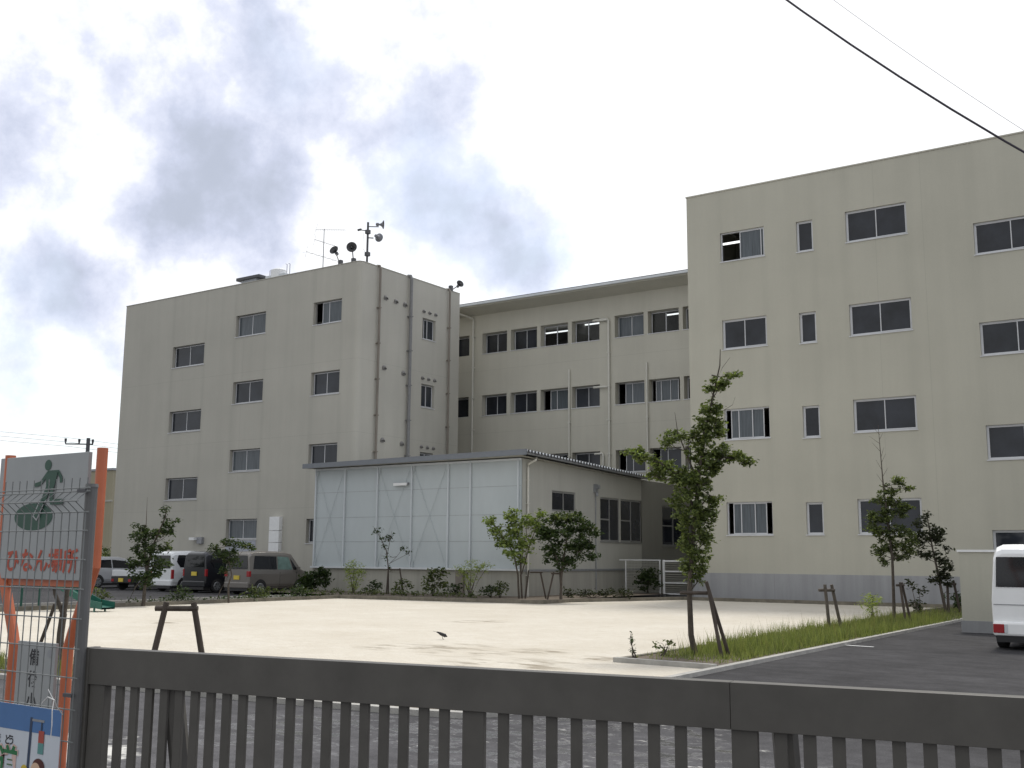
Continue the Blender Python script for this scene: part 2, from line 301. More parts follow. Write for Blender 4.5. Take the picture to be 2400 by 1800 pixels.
    bp = n.new('ShaderNodeBump'); bp.inputs['Strength'].default_value = .22; bp.inputs['Distance'].default_value = .012; l.new(noise(70, 3), bp.inputs['Height']); l.new(bp.outputs[0], b.inputs['Normal'])
    return m
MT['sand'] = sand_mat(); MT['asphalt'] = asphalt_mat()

# ------------------------------------------------------------------ mesh helpers
class MB:
    def __init__(s): s.v = []; s.f = []; s.sm = False
    def quad(s, *p):
        i = len(s.v); s.v += [tuple(q) for q in p]; s.f.append(tuple(range(i, i + len(p)))); return s
    def box(s, x0, x1, y0, y1, z0, z1):
        i = len(s.v); s.v += [(x, y, z) for z in (z0, z1) for y in (y0, y1) for x in (x0, x1)]
        for f in ((0, 2, 3, 1), (4, 5, 7, 6), (0, 1, 5, 4), (1, 3, 7, 5), (3, 2, 6, 7), (2, 0, 4, 6)): s.f.append(tuple(i + q for q in f))
        return s
    def boxP(s, P, a0, a1, d0, d1, z0, z1):
        i = len(s.v); s.v += [P(a, d, z) for z in (z0, z1) for d in (d0, d1) for a in (a0, a1)]
        for f in ((0, 2, 3, 1), (4, 5, 7, 6), (0, 1, 5, 4), (1, 3, 7, 5), (3, 2, 6, 7), (2, 0, 4, 6)): s.f.append(tuple(i + q for q in f))
        return s
    def tube(s, pts, r, seg=8, cap=True):
        pts = [Vector(p) for p in pts]; rs = r if isinstance(r, (list, tuple)) else [r] * len(pts); rings = []
        for i, p in enumerate(pts):
            t = (pts[min(i + 1, len(pts) - 1)] - pts[max(i - 1, 0)])
            if t.length < 1e-9: t = Vector((0, 0, 1))
            t.normalize(); a = t.cross(Vector((0, 0, 1)) if abs(t.z) < .9 else Vector((1, 0, 0))).normalized(); b = t.cross(a)
            k = len(s.v); s.v += [tuple(p + (a * math.cos(q) + b * math.sin(q)) * rs[i]) for q in [2 * math.pi * j / seg for j in range(seg)]]; rings.append(k)
        for u, w in zip(rings, rings[1:]):
            for j in range(seg): s.f.append((u + j, u + (j + 1) % seg, w + (j + 1) % seg, w + j))
        if cap: s.f.append(tuple(rings[0] + j for j in range(seg))[::-1]); s.f.append(tuple(rings[-1] + j for j in range(seg)))
        return s
    def disc(s, c, ax, r, seg=20, rz=None):
        """flat disc: c centre, ax = (u,v) axes"""
        u, v = Vector(ax[0]), Vector(ax[1]); c = Vector(c); rz = rz or r
        return s.quad(*[c + u * math.cos(2 * math.pi * j / seg) * r + v * math.sin(2 * math.pi * j / seg) * rz for j in range(seg)])
    def build(s, name, m, parent=None, off=(0, 0, 0), bevel=0, smooth=False, **tags):
        me = bpy.data.meshes.new(name); o3 = Vector(off)
        me.from_pydata([tuple(Vector(v) - o3) for v in s.v], [], s.f); me.update()
        o = bpy.data.objects.new(name, me); COL.objects.link(o); me.materials.append(MT[m] if isinstance(m, str) else m)
        if smooth:
            for p in me.polygons: p.use_smooth = True
        if bevel:
            b = o.modifiers.new('bevel', 'BEVEL'); b.width = bevel; b.segments = 2; b.limit_method = 'ANGLE'; b.angle_limit = R(35)
        if parent: o.parent = parent
        else: o.location = o3 if not parent else (0, 0, 0)
        for k, v in tags.items(): o[k] = v
        return o
def thing(name, loc, label, cat, group=None, rz=0):
    o = bpy.data.objects.new(name, None); COL.objects.link(o); o.location = loc; o.rotation_euler = (0, 0, rz); o.empty_display_size = .2
    o['label'] = label; o['category'] = cat
    if group: o['group'] = group
    return o
def tag(o, label, cat, group=None):
    o['label'] = label; o['category'] = cat
    if group: o['group'] = group
    return o
def struct(o): o['kind'] = 'structure'; return o
def copy_tree(o, parent=None):
    c = o.copy(); COL.objects.link(c); c.parent = parent
    for ch in list(o.children): copy_tree(ch, c)
    return c

# ------------------------------------------------------------------ ground
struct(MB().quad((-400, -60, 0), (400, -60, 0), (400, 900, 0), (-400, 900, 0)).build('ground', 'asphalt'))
SAND = [(-28.6, 8.3), (-12.6, 9.75), (-8.3, 10.2), (-6.6, 10.2), (-6.6, 15.0), (-8.25, 15.1), (-8.25, 38.3), (-18.3, 38.4), (-20.3, 33.5), (-20.3, 31.6), (-24.2, 30.9), (-28.6, 30.4)]
mb = MB(); mb.quad(*[(x, y, .02) for x, y in SAND]); sand = struct(mb.build('playground_sand', 'sand'))
def kerb(pts, w, h, m, name='kerb'):
    b = MB()
    P = [Vector((x, y, 0)) for x, y in pts]; L_, R_ = [], []
    for i, p in enumerate(P):
        t = (P[min(i + 1, len(P) - 1)] - P[max(i - 1, 0)]).normalized(); n_ = Vector((-t.y, t.x, 0)) * w / 2; L_.append(p + n_); R_.append(p - n_)
    z = Vector((0, 0, h))
    for i in range(len(P) - 1):
        b.quad(L_[i] + z, R_[i] + z, R_[i + 1] + z, L_[i + 1] + z); b.quad(L_[i], L_[i] + z, L_[i + 1] + z, L_[i + 1]); b.quad(R_[i], R_[i + 1], R_[i + 1] + z, R_[i] + z)
    for i in (0, -1): b.quad(L_[i], R_[i], R_[i] + z, L_[i] + z)
    return struct(b.build(name, m))
kerb([(-34, 6.0), (-22, 7.25), (-12.2, 8.34), (-7.2, 8.90), (-6.75, 9.02), (-6.52, 9.3), (-6.50, 10.0), (-6.55, 15), (-6.72, 39)], .12, .06, 'kerb')
kerb([(-8.3, 15.0), (-6.6, 14.9)], .11, .09, 'kerb')
kerb([(-8.3, 15.2), (-8.34, 27.5)], .10, .07, 'kerb_dark')
kerb([(-8.3, 27.7), (-8.45, 38.2)], .12, .12, 'kerb_dark')
kerb([(-8.45, 38.35), (-18.3, 38.45), (-20.35, 33.6), (-20.3, 31.65), (-24.2, 30.95), (-28.66, 30.45), (-28.66, 8.3)], .15, .14, 'kerb_dark')
struct(MB().quad((-12.2, 8.38, .045), (-7.2, 8.94, .045), (-6.6, 9.4, .045), (-6.58, 10.3, .045), (-8.3, 10.1, .045), (-12.6, 9.75, .045), (-28.6, 8.2, .045), (-28.6, 6.6, .045)).build('soil_strip', 'soil'))
struct(MB().quad((-8.28, 15.2, .055), (-6.6, 15.1, .055), (-6.77, 39, .055), (-8.4, 39, .055)).build('planting_bed_soil', 'soil'))
struct(MB().quad((-20.4, 31.8, .13), (-20.4, 41.5, .13), (-31.5, 41.5, .13), (-34.5, 34.2, .13), (-33.9, 31.6, .13), (-28.7, 30.6, .13), (-24.2, 31.1, .13)).build('annex_bed_soil', 'soil'))
struct(MB().quad((-18.3, 38.55, .10), (-8.4, 38.45, .10), (-8.4, 39.56, .10), (-18.3, 39.56, .10)).build('wall_border_soil', 'soil'))
struct(MB().quad((-30.4, 8, .04), (-28.75, 8, .04), (-28.75, 30.5, .04), (-30.4, 30.5, .04)).build('car_park_strip_soil', 'soil'))
kerb([(-30.45, 8), (-30.45, 30.5)], .14, .13, 'kerb')
struct(MB().quad((-6.72, 20.72, .006), (-6.0, 20.62, .006), (-6.0, 20.72, .006), (-6.72, 20.82, .006)).build('painted_line', 'white'))

# ------------------------------------------------------------------ wall / window builders
def plane_y(Y, off): return lambda a, d, z: (a - off[0], Y + d - off[1], z - off[2])
def plane_x(X, off): return lambda a, d, z: (X - d - off[0], a - off[1], z - off[2])   # faces +X
def facade(b, P, a0, a1, z0, z1, holes, depth):
    A = sorted({a0, a1, *[h[0] for h in holes], *[h[1] for h in holes]}); Z = sorted({z0, z1, *[h[2] for h in holes], *[h[3] for h in holes]})
    for i in range(len(A) - 1):
        for j in range(len(Z) - 1):
            ca, cz = (A[i] + A[i + 1]) / 2, (Z[j] + Z[j + 1]) / 2
            if any(h[0] < ca < h[1] and h[2] < cz < h[3] for h in holes): continue
            b.quad(P(A[i], 0, Z[j]), P(A[i + 1], 0, Z[j]), P(A[i + 1], 0, Z[j + 1]), P(A[i], 0, Z[j + 1]))
    for h in holes:
        x0, x1, y0, y1 = h[:4]
        for (p, q) in (((x0, y0), (x1, y0)), ((x1, y0), (x1, y1)), ((x1, y1), (x0, y1)), ((x0, y1), (x0, y0))):
            b.quad(P(p[0], 0, p[1]), P(q[0], 0, q[1]), P(q[0], depth, q[1]), P(p[0], depth, p[1]))
def window(root, P, h, depth, style='slide', glass='glass', label=None, sill=True, name='window', fm='alu_shaded', sm='alu'):
    a0, a1, z0, z1 = h[:4]; f = .045; d0, d1 = depth - .07, depth
    b = MB(); w = a1 - a0; m = (a0 + a1) / 2
    b.boxP(P, a0, a1, d0, d1, z0, z0 + f); b.boxP(P, a0, a1, d0, d1, z1 - f, z1); b.boxP(P, a0, a0 + f, d0, d1, z0 + f, z1 - f); b.boxP(P, a1 - f, a1, d0, d1, z0 + f, z1 - f)
    g = MB(); dg = depth - .035; ob_ = b; b = MB()
    def sash(x0, x1, dd, s=.032):
        b.boxP(P, x0, x0 + s, dd - .02, dd + .012, z0 + f, z1 - f); b.boxP(P, x1 - s, x1, dd - .02, dd + .012, z0 + f, z1 - f); b.boxP(P, x0 + s, x1 - s, dd - .02, dd + .012, z0 + f, z0 + f + s)
        b.boxP(P, x0 + s, x1 - s, dd - .02, dd + .012, z1 - f - s, z1 - f)
        g.quad(P(x0 + s, dd, z0 + f + s), P(x1 - s, dd, z0 + f + s), P(x1 - s, dd, z1 - f - s), P(x0 + s, dd, z1 - f - s))
    if style == 'slide': sash(a0 + f, m + .02, dg); sash(m - .02, a1 - f, dg - .028)
    elif style == 'single': sash(a0 + f, a1 - f, dg)
    elif style == 'open_left': sash(m - .02, a1 - f, dg); sash(m - .12, a1 - f - .1, dg - .028)
    elif style == 'ajar': sash(a0 + f + w * .22, m + w * .06, dg); sash(m - .02, a1 - f, dg - .028)
    elif style == 'open_both': sash(a0 + w * .13, m - w * .13, dg); sash(m - w * .20, m + w * .12, dg - .028); sash(m + w * .05, a1 - w * .14, dg)
    elif style == 'grid':
        zm = (z0 + z1) / 2; b.boxP(P, a0 + f, a1 - f, dg - .02, dg + .012, zm - .03, zm + .03); sash(a0 + f, m + .02, dg); sash(m - .02, a1 - f, dg - .028)
    fr = ob_.build(name, fm, root); b.build('sash', sm, fr); g.build('pane', glass, fr)
    if sill:
        MB().boxP(P, a0 - .03, a1 + .03, -.035, d0, z0 - .035, z0 - .003).build('sill', sm, fr)
    if label: fr['label'] = label
    return fr

# ================================================================== SCHOOL WING A (left)
YA, XS = 38.38, -35.3
offA = (-53.66, YA, 0); A = thing('school_building', offA, 'beige four-storey school wing at the left with loudspeakers on its flat roof', 'building')
P = plane_y(YA, offA); PS = plane_x(XS, offA)
ZT = 15.95; yb = 46.48
cols = {'1': (-49.27, -46.6), '2': (-44.13, -41.85), '3': (-38.40, -36.47)}
cols['1'] = (-49.22, -46.58)
winA = [(cols['2'], 13.06, 14.22, 'slide', 'curtain_glass'), (cols['3'], 13.06, 14.22, 'ajar', 'curtain_glass'), (cols['1'], 11.86, 13.05, 'slide', 'glass2'),
        (cols['2'], 9.46, 10.63, 'slide', 'glass2'), (cols['3'], 9.46, 10.63, 'slide', 'glass2'), (cols['1'], 8.23, 9.40, 'slide', 'glass2'),
        (cols['2'], 5.88, 7.03, 'slide', 'curtain_glass'), (cols['3'], 5.88, 7.03, 'slide', 'glass2'), (cols['1'], 4.52, 5.72, 'slide', 'glass2'),
        ((-44.15, -41.85), 2.38, 3.43, 'slide', 'curtain_glass'), ((-38.37, -36.5), 2.19, 3.37, 'slide', 'glass')]
b = MB(); facade(b, P, offA[0], XS - .28, 0, ZT, [(c[0], c[1], z0, z1) for c, z0, z1, *_ in winA], .24)
winS = [((43.28, 44.38), 12.90, 14.02, 'ajar'), ((43.28, 44.38), 9.28, 10.50, 'slide'), ((43.28, 44.38), 5.7, 6.92, 'slide')]
facade(b, PS, YA + .28, yb, 0, ZT, [(c[0], c[1], z0, z1) for c, z0, z1, _ in winS], .22)
# rounded corner
prev = None
for k in range(5):
    t = math.pi / 2 * k / 4; q = (XS - .28 + .28 * math.sin(t) - offA[0], YA + .28 - .28 * math.cos(t) - offA[1])
    if prev: b.quad((*prev, 0), (*q, 0), (*q, ZT), (*prev, ZT))
    prev = q
w_, d_ = XS - offA[0], yb - YA
b.quad((0, 0, 0), (0, d_, 0), (0, d_, ZT), (0, 0, ZT)); b.quad((0, d_, 0), (w_, d_, 0), (w_, d_, ZT), (0, d_, ZT)); 
b.build('wall', 'wall_a', A)
MB().box(.03, w_ - .03, .3, d_ - .03, ZT - .35, ZT - .3).build('roof', 'roof', A)
cp = MB(); cp.box(-.02, w_ - .28, -.025, .16, ZT, ZT + .035); cp.box(w_ - .16, w_ + .025, .28, d_, ZT, ZT + .035)
cp.quad((w_ - .28, -.025, ZT + .035), (w_ - .09, .05, ZT + .035), (w_ + .025, .28, ZT + .035), (w_ - .16, .28, ZT + .035), (w_ - .28, .16, ZT + .035)); cp.box(-.02, .14, .16, d_, ZT, ZT + .035)
cp.build('coping', 'wall_a', A)
for s in ((.1, 3.8), (.1, 7.4), (.1, 11.0)): MB().box(.05, w_ - .05, .35, d_ - .05, s[1] - .15, s[1]).build('floor_slab', 'room', A)
for c, z0, z1, st, gl in winA: window(A, P, (c[0], c[1], z0, z1), .24, st, gl)
for c, z0, z1, st in winS: window(A, PS, (c[0], c[1], z0, z1), .22, st, 'glass2')
# frosted lower light under the ground-floor window
MB().boxP(P, -44.12, -41.88, -.012, .0, 1.47, 2.33).build('frosted_panel', 'frost', A)
# drain pipes on the side wall
for y, r, m in ((39.70, .06, 'pipe_brown'), (42.10, .085, 'pipe_grey'), (45.41, .055, 'pipe_brown')):
    t = MB(); x = XS + .09 + r - offA[0]; yy = y - offA[1]
    t.tube([(x - .25, yy, ZT + .06), (x - .06, yy, ZT + .03), (x, yy, ZT - .12), (x, yy, .1)], r, 10)
    for zc in np.arange(1.2, 15.5, 1.8): t.box(x - r - .1, x + r + .012, yy - r - .015, yy + r + .015, zc, zc + .05)
    t.build('drainpipe', m, A, smooth=False)
hood = []
for y, z in ((40.28, 14.46), (41.07, 14.43), (41.79, 14.40), (40.29, 10.88), (41.78, 10.81), (40.3, 7.25), (41.78, 7.20)): hood.append((y, z, .13))
for zz in (14.36, 10.79, 7.19):
    for y in (43.35, 43.84, 44.35): hood.append((y, zz, .10))
for y, z, r in hood:
    t = MB(); x = XS - offA[0]; yy = y - offA[1]
    n_ = 10
    for k in range(n_):   # half dome hood, open below
        a, c = math.pi * k / n_, math.pi * (k + 1) / n_
        for j in range(4):
            e, g = math.pi / 2 * j / 4, math.pi / 2 * (j + 1) / 4
            pt = lambda u, v: (x + r * math.sin(v) * .95 + .005, yy + r * math.cos(u) * math.cos(v), z + r * math.sin(u) * math.cos(v) * 1.0)
            t.quad(pt(a, e), pt(c, e), pt(c, g), pt(a, g))
    t.box(x, x + r * .75, yy - r, yy - r + .02, z - r * .6, z); t.box(x, x + r * .75, yy + r - .02, yy + r, z - r * .6, z)
    t.box(x, x + .02, yy - r * .8, yy + r * .8, z - r * .9, z + .02)
    t.build('vent_hood', 'vent', A)
# white panelled duct cover, meter lamp
t = MB()
for z0, z1 in ((.35, 1.55), (1.57, 2.22), (2.24, 2.80), (2.82, 3.50)): t.boxP(P, -40.72, -40.02, -.22, 0, z0, z1)
for k in range(6): t.boxP(P, -40.70, -40.04, -.235, -.222, 1.45 - k * .12, 1.49 - k * .12)
t.build('duct_cover', 'white', A)
t = MB(); t.boxP(P, -46.2, -45.82, -.16, 0, 2.18, 2.52); t.build('wall_lamp', 'metal_grey', A).children
MB().boxP(P, -46.62, -46.22, -.34, -.10, 2.36, 2.50).build('lamp_head', 'white', A)

# ================================================================== SCHOOL WING B (right)
YB = 39.56; offB = (-18.35, YB, 0); B = thing('school_building', offB, 'beige four-storey school wing at the right with a grey painted plinth', 'building')
P = plane_y(YB, offB); ZTB = 16.32; XE = 14.0
c1, cn, c3, c4 = (-16.90, -15.05), (-13.75, -13.10), (-11.84, -9.60), (-7.35, -4.95)
winB = []
for i, (z0, z1) in enumerate(((13.37, 14.57), (9.78, 10.97), (6.18, 7.39), (2.49, 3.75))):
    winB.append((c1, z0, z1, ('open_left', 'slide', 'open_both', 'open_both')[i], ('curtain_glass', 'glass', 'curtain_glass', 'curtain_glass')[i]))
    winB.append((c3, z0, z1, 'slide', 'glass'))
for z0, z1 in ((13.29, 14.50), (9.70, 10.89), (6.09, 7.29), (2.49, 3.68)): winB.append((cn, z0, z1, 'single', 'glass'))
for z0, z1 in ((12.20, 13.35), (8.59, 9.76), (4.98, 6.16), (1.5, 2.6)):
    winB.append((c4, z0, z1, 'slide', 'glass'))
    winB.append(((-1.2, 1.2), z0, z1, 'slide', 'glass')); winB.append(((5.0, 7.4), z0, z1, 'slide', 'glass'))
b = MB(); facade(b, P, offB[0], XE, 0, ZTB, [(c[0], c[1], z0, z1) for c, z0, z1, *_ in winB], .16)
w_, d_ = XE - offB[0], 12
b.quad((0, 0, 0), (0, d_, 0), (0, d_, ZTB), (0, 0, ZTB)); b.quad((0, d_, 0), (w_, d_, 0), (w_, d_, ZTB), (0, d_, ZTB)); b.quad((w_, 0, 0), (w_, d_, 0), (w_, d_, ZTB), (w_, 0, ZTB))
b.build('wall', 'wall_b', B)
MB().box(.03, w_ - .03, .25, d_ - .03, ZTB - .35, ZTB - .3).build('roof', 'roof', B)
cp = MB(); cp.box(-.03, w_ + .03, -.03, .2, ZTB, ZTB + .05); cp.box(-.03, .2, .2, d_, ZTB, ZTB + .05); cp.build('coping', 'wall_c', B)
for z in (3.9, 7.55, 11.15): MB().box(.05, w_ - .05, .35, d_ - .05, z - .15, z).build('floor_slab', 'room', B)
MB().box(.05, w_ - .05, 5.0, 5.1, 0, ZTB - .4).build('inner_wall', 'room', B)
MB().box(-.02, w_, -.03, 0, 0, 1.04).build('plinth', 'plinth', B)
for c, z0, z1, st, gl in winB:
    fr = window(B, P, (c[0], c[1], z0, z1), .16, st, gl, fm='alu')
    if c == c3 and z0 > 13:
        MB().boxP(P, -10.28, -9.72, .10, .113, 13.42, 13.98).build('paper_sheet', 'frost', fr)
# fluorescent lamp seen through the open top-left window
MB().box(.9, 3.6, 1.5, 1.58, 14.55, 14.62).build('ceiling_light', 'tube', B)

# ================================================================== LINK BLOCK C (middle, behind)
YC = 49.4; offC = (-48, YC, 0); Cb = thing('school_building', offC, 'beige link block set back between the two wings with long eaves and window rows', 'building')
P = plane_y(YC, offC); XCE = -12
cc = [(-37.9, -36.77), (-35.84, -34.12), (-33.86, -32.10), (-31.86, -30.09), (-29.84, -28.12), (-27.19, -25.47), (-25.22, -23.46), (-23.24, -21.4)]
winC = []
for r_, (z0, z1) in enumerate(((13.09, 14.28), (9.51, 10.68), (5.95, 7.12), (2.3, 3.5))):
    for i, c in enumerate(cc):
        if i == 0: winC.append((c, z0, z1, 'single', 'glass')); continue
        st = 'slide'; gl = 'glass2'
        if r_ == 0: gl = ('x', 'glass', 'glass', 'clear', 'clear', 'curtain_glass', 'clear', 'glass')[i]
        if r_ == 1: st = ('x', 'slide', 'slide', 'ajar', 'slide', 'ajar', 'open_both', 'slide')[i]; gl = ('x', 'glass', 'glass', 'curtain_glass', 'glass2', 'curtain_glass', 'curtain_glass', 'glass')[i]
        if r_ == 2: st = ('x', 'slide', 'slide', 'slide', 'slide', 'ajar', 'ajar', 'slide')[i]
        winC.append((c, z0, z1, st, gl))
b = MB(); DC = .42; facade(b, P, offC[0], XCE, 0, 15.9, [(c[0], c[1], z0, z1) for c, z0, z1, *_ in winC], DC)
w_, d_ = XCE - offC[0], 10
b.quad((0, 0, 0), (0, d_, 0), (0, d_, 15.9), (0, 0, 15.9)); b.quad((0, d_, 0), (w_, d_, 0), (w_, d_, 15.9), (0, d_, 15.9)); b.quad((w_, 0, 0), (w_, d_, 0), (w_, d_, 15.9), (w_, 0, 15.9))
b.build('wall', 'wall_c', Cb)
# sloping soffit + roof + gutter
rf = MB(); i0 = len(rf.v)
rf.v += [(0, -1.2, 15.60), (w_, -1.2, 15.60), (w_, .02, 15.38), (0, .02, 15.38), (0, -1.25, 15.76), (w_, -1.25, 15.76), (w_, 5, 16.4), (0, 5, 16.4), (w_, d_ + .8, 15.8), (0, d_ + .8, 15.8)]
rf.f += [(0, 1, 2, 3), (4, 5, 1, 0), (4, 7, 6, 5), (7, 9, 8, 6)]
rf.build('roof', 'wall_c', Cb)
g = MB(); g.box(0, w_, -1.37, -1.26, 15.66, 15.775); gt = g.build('gutter', 'gutter', Cb)
g = MB(); g.box(0, w_, -1.30, -1.0, 15.79, 15.83)
g.build('roof_sheeting', 'dark_metal', Cb)
for z in (4.0, 7.7, 11.3, 14.75): MB().box(.05, w_ - .05, .45, d_ - .05, z - .1, z).build('floor_slab', 'room', Cb)
MB().box(.05, w_ - .05, 6.0, 6.1, 0, 15.3).build('inner_wall', 'room', Cb)
for x in (-34, -29.98, -25.4): MB().box(x - offC[0] - .05, x - offC[0] + .05, .46, 6, 11.3, 14.6).build('partition', 'room', Cb)
for c, z0, z1, st, gl in winC: window(Cb, P, (c[0], c[1], z0, z1), DC, st, gl, sill=(c[0] > -36))
for (x0, x1, y0, y1) in ((-33.4, -33.28, .9, 2.6), (-33.0, -31.2, 2.3, 2.4), (-29.9, -27.9, 1.5, 1.6), (-29.6, -28.2, 3.2, 3.3), (-25.0, -23.4, 1.7, 1.8), (-24.4, -23.4, 3.1, 3.2)):
    MB().box(x0 - offC[0], x1 - offC[0], y0, y1, 14.36, 14.42).build('ceiling_light', 'tube', Cb)
def pipeC(pts, r=.055, m='pipe'):
    t = MB(); t.tube([(x - offC[0], YC - d - offC[1], z) for x, d, z in pts], r, 10)
    zs = [p[2] for p in pts]
    for zc in np.arange(1.5, max(zs) - 1.2, 1.8):
        x, d = pts[-1][0] - offC[0], pts[-1][1]; t.box(x - r - .015, x + r + .015, -d - r - .012, 0, zc, zc + .045)
    t.build('drainpipe', m, Cb)
pipeC([(-36.95, 1.30, 15.68), (-36.95, 1.30, 15.45), (-36.42, .15, 15.2), (-36.42, .12, 15.0), (-36.40, .12, .1)])
pipeC([(-29.96, .10, 11.64), (-29.96, .10, .1)], .045)
pipeC([(-28.45, .1, 14.14), (-27.6, .1, 14.16), (-27.51, .1, 14.05), (-27.51, .1, .1)], .06)
pipeC([(-28.45, .1, 10.52), (-27.57, .1, 10.50)], .055)
pipeC([(-25.28, .10, 11.58), (-25.28, .10, .1)], .045)
pipeC([(-28.4, .1, 6.97), (-27.95, .1, 6.98), (-27.88, .1, 6.9), (-27.88, .1, 5.2)], .05)
MB().box(-28.2 - offC[0], -27.56 - offC[0], -.2, -.02, 14.06, 14.12).build('pipe_bracket', 'pipe', Cb)

# ================================================================== ANNEX (low, blue-grey panels)
YN, XL, XN = 34.3, -33.85, -22.95; offN = (XL, YN, 0); AN = thing('annex_building', offN, 'low prefabricated annex with pale blue-grey panel front and slate fascia', 'building')
P = plane_y(YN, offN); PX = plane_x(XN, offN); w_ = XN - XL; d_ = 9.75; ZP = 5.34
MB().boxP(P, XL + .08, XN - .02, 0, .12, 1.16, ZP).build('panel_wall', 'panel', AN)
# horizontal panel joints and slim posts
t = MB()
for z in (2.18, 3.20, 4.28): t.boxP(P, XL + .1, XN - .05, -.006, 0, z, z + .014)
t.build('panel_joint', 'metal_grey', AN)
posts = [XL + .12, -32.02, -30.18, -28.33, -26.45, -25.35, XN - .14]
for x in posts: MB().boxP(P, x - .034, x + .034, -.08, -.008, 1.14, ZP).build('post', 'panel_trim', AN)
MB().boxP(P, XL, XN, -.13, -.101, 1.08, 1.16).boxP(P, XL, XN, -.101, .0, 1.08, 1.138).build('base_rail', 'gutter', AN)
MB().boxP(P, XL + .1, XN, -.07, -.008, ZP - .09, ZP - .005).build('top_rail', 'gutter', AN)
for (xa, xb) in ((posts[0], posts[1]), (posts[2], posts[3]), (posts[3], posts[4])):
    for (za, zb) in ((1.28, 5.15), (5.15, 1.28)):
        t = MB(); t.tube([P(xa + .1, -.05, za), P(xb - .1, -.05, zb)], .009, 5)
        for (x, z) in ((xa + .09, za), (xb - .09, zb)): t.boxP(P, x - .035, x + .035, -.06, -.01, z - .11, z + .11)
        t.build('cross_brace', 'panel', AN)
MB().boxP(P, XL + .02, XN + .006, .02, .3, 0, 1.08).box(w_ + .001, w_ + .006, .3, d_, 0, 1.04).build('concrete_base', 'concrete', AN)
MB().boxP(P, -26.0, -25.62, -.09, .018, 0, 1.05).build('access_hatch', 'pipe_brown', AN)
# side wall
holes = [(36.45, 38.25, 3.40, 4.22), (40.30, 41.98, 2.27, 4.15), (42.10, 44.05, 2.27, 4.15)]
b = MB(); facade(b, PX, YN + .02, YN + d_, 0, 5.33, holes, .1)
b.quad((0, .14, 0), (0, d_, 0), (0, d_, 5.3), (0, .14, 5.3)); b.quad((0, d_, 0), (w_, d_, 0), (w_, d_, 5.3), (0, d_, 5.3)); b.build('side_wall', 'panel_side', AN)
MB().boxP(PX, YN + .1, YN + d_, -.05, -.002, 1.05, 1.13).build('side_rail', 'metal_grey', AN)
window(AN, PX, holes[0], .1, 'slide', 'glass', sill=False, sm='alu_shaded'); window(AN, PX, holes[1], .1, 'grid', 'glass', sm='alu_shaded'); window(AN, PX, holes[2], .1, 'grid', 'glass', sm='alu_shaded')
# link piece toward the school
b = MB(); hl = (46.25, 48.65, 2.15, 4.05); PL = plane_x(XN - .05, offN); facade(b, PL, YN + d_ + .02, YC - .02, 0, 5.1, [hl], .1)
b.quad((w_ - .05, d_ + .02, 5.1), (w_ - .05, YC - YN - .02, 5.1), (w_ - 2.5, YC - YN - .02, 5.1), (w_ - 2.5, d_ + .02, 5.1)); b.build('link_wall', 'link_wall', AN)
window(AN, PL, hl, .1, 'grid', 'glass', sm='alu_shaded')
# roof: fascia + corrugated sheets whose ends show along the side
b = MB(); y0 = -.55
i0 = len(b.v)
def rz(x, y): return 5.60 - .035 * y + (x - w_) * .008
b.v += [(-.25, y0, rz(0, y0) - .20), (w_ + .55, y0, rz(w_, y0) - .22), (w_ + .55, y0, rz(w_, y0)), (-.25, y0, rz(0, y0))]
b.v += [(-.25, y0 + .06, rz(0, y0) - .20), (w_ + .55, y0 + .06, rz(w_, y0) - .22), (w_ + .55, y0 + .06, rz(w_, y0)), (-.25, y0 + .06, rz(0, y0))]
b.f += [(0, 1, 2, 3), (7, 6, 5, 4), (3, 2, 6, 7), (0, 4, 5, 1), (1, 5, 6, 2), (0, 3, 7, 4)]
b.build('fascia', 'fascia', AN)
b = MB(); b.quad((-.25, y0 + .07, 5.38), (w_ + .3, y0 + .07, 5.40), (w_ + .3, d_ + .2, 5.05), (-.25, d_ + .2, 5.05)); b.build('soffit', 'panel_side', AN)
b = MB(); n_ = 46; dy = (d_ + .75) / n_; prof = []
for k in range(n_):
    y = y0 + .07 + k * dy; prof += [(y, -.10), (y + dy * .30, -.10), (y + dy * .42, 0), (y + dy * .86, 0)]
for (ya, za), (yb_, zb) in zip(prof, prof[1:]):
    b.quad((-.2, ya, rz(0, ya) + za), (w_ + .52, ya, rz(w_, ya) + za), (w_ + .52, yb_, rz(w_, yb_) + zb), (-.2, yb_, rz(0, yb_) + zb))
b.build('roof', 'roofing', AN)
b = MB()   # dark closure strip that follows the rib profile
for y, z in prof: b.v += [(w_ + .523, y, rz(w_, y) + z - .012), (w_ + .523, y, rz(w_, y) - .118)]
b.f = [(2 * k, 2 * k + 1, 2 * k + 3, 2 * k + 2) for k in range(len(prof) - 1)]
b.build('rib_closure', 'dark_metal', AN)
g = MB(); g.quad((w_ + .50, y0 + .07, rz(w_, y0) - .17), (w_ + .50, d_ + .2, rz(w_, d_) - .17), (w_ + .50, d_ + .2, rz(w_, d_) - .065), (w_ + .50, y0 + .07, rz(w_, y0) - .065))
g.quad((w_ + .50, y0 + .07, rz(w_, y0) - .17), (w_ + .50, d_ + .2, rz(w_, d_) - .17), (w_ + .38, d_ + .2, rz(w_, d_) - .17), (w_ + .38, y0 + .07, rz(w_, y0) - .17)); g.build('side_gutter', 'metal_grey', AN)
t = MB(); t.tube([(w_ + .45, .35, 5.36), (w_ + .42, .35, 5.28), (w_ + .09, .32, 5.12), (w_ + .08, .32, 4.98), (w_ + .08, .32, .1)], .042, 8)
for z in np.arange(.9, 5, .9): t.box(w_, w_ + .13, .27, .37, z, z + .03)
t.build('drainpipe', 'pipe', AN)
t = MB(); t.tube([(w_ + .04, 5.55, 4.35), (w_ + .04, 5.55, .1)], .022, 6); t.build('conduit', 'metal_grey', AN)
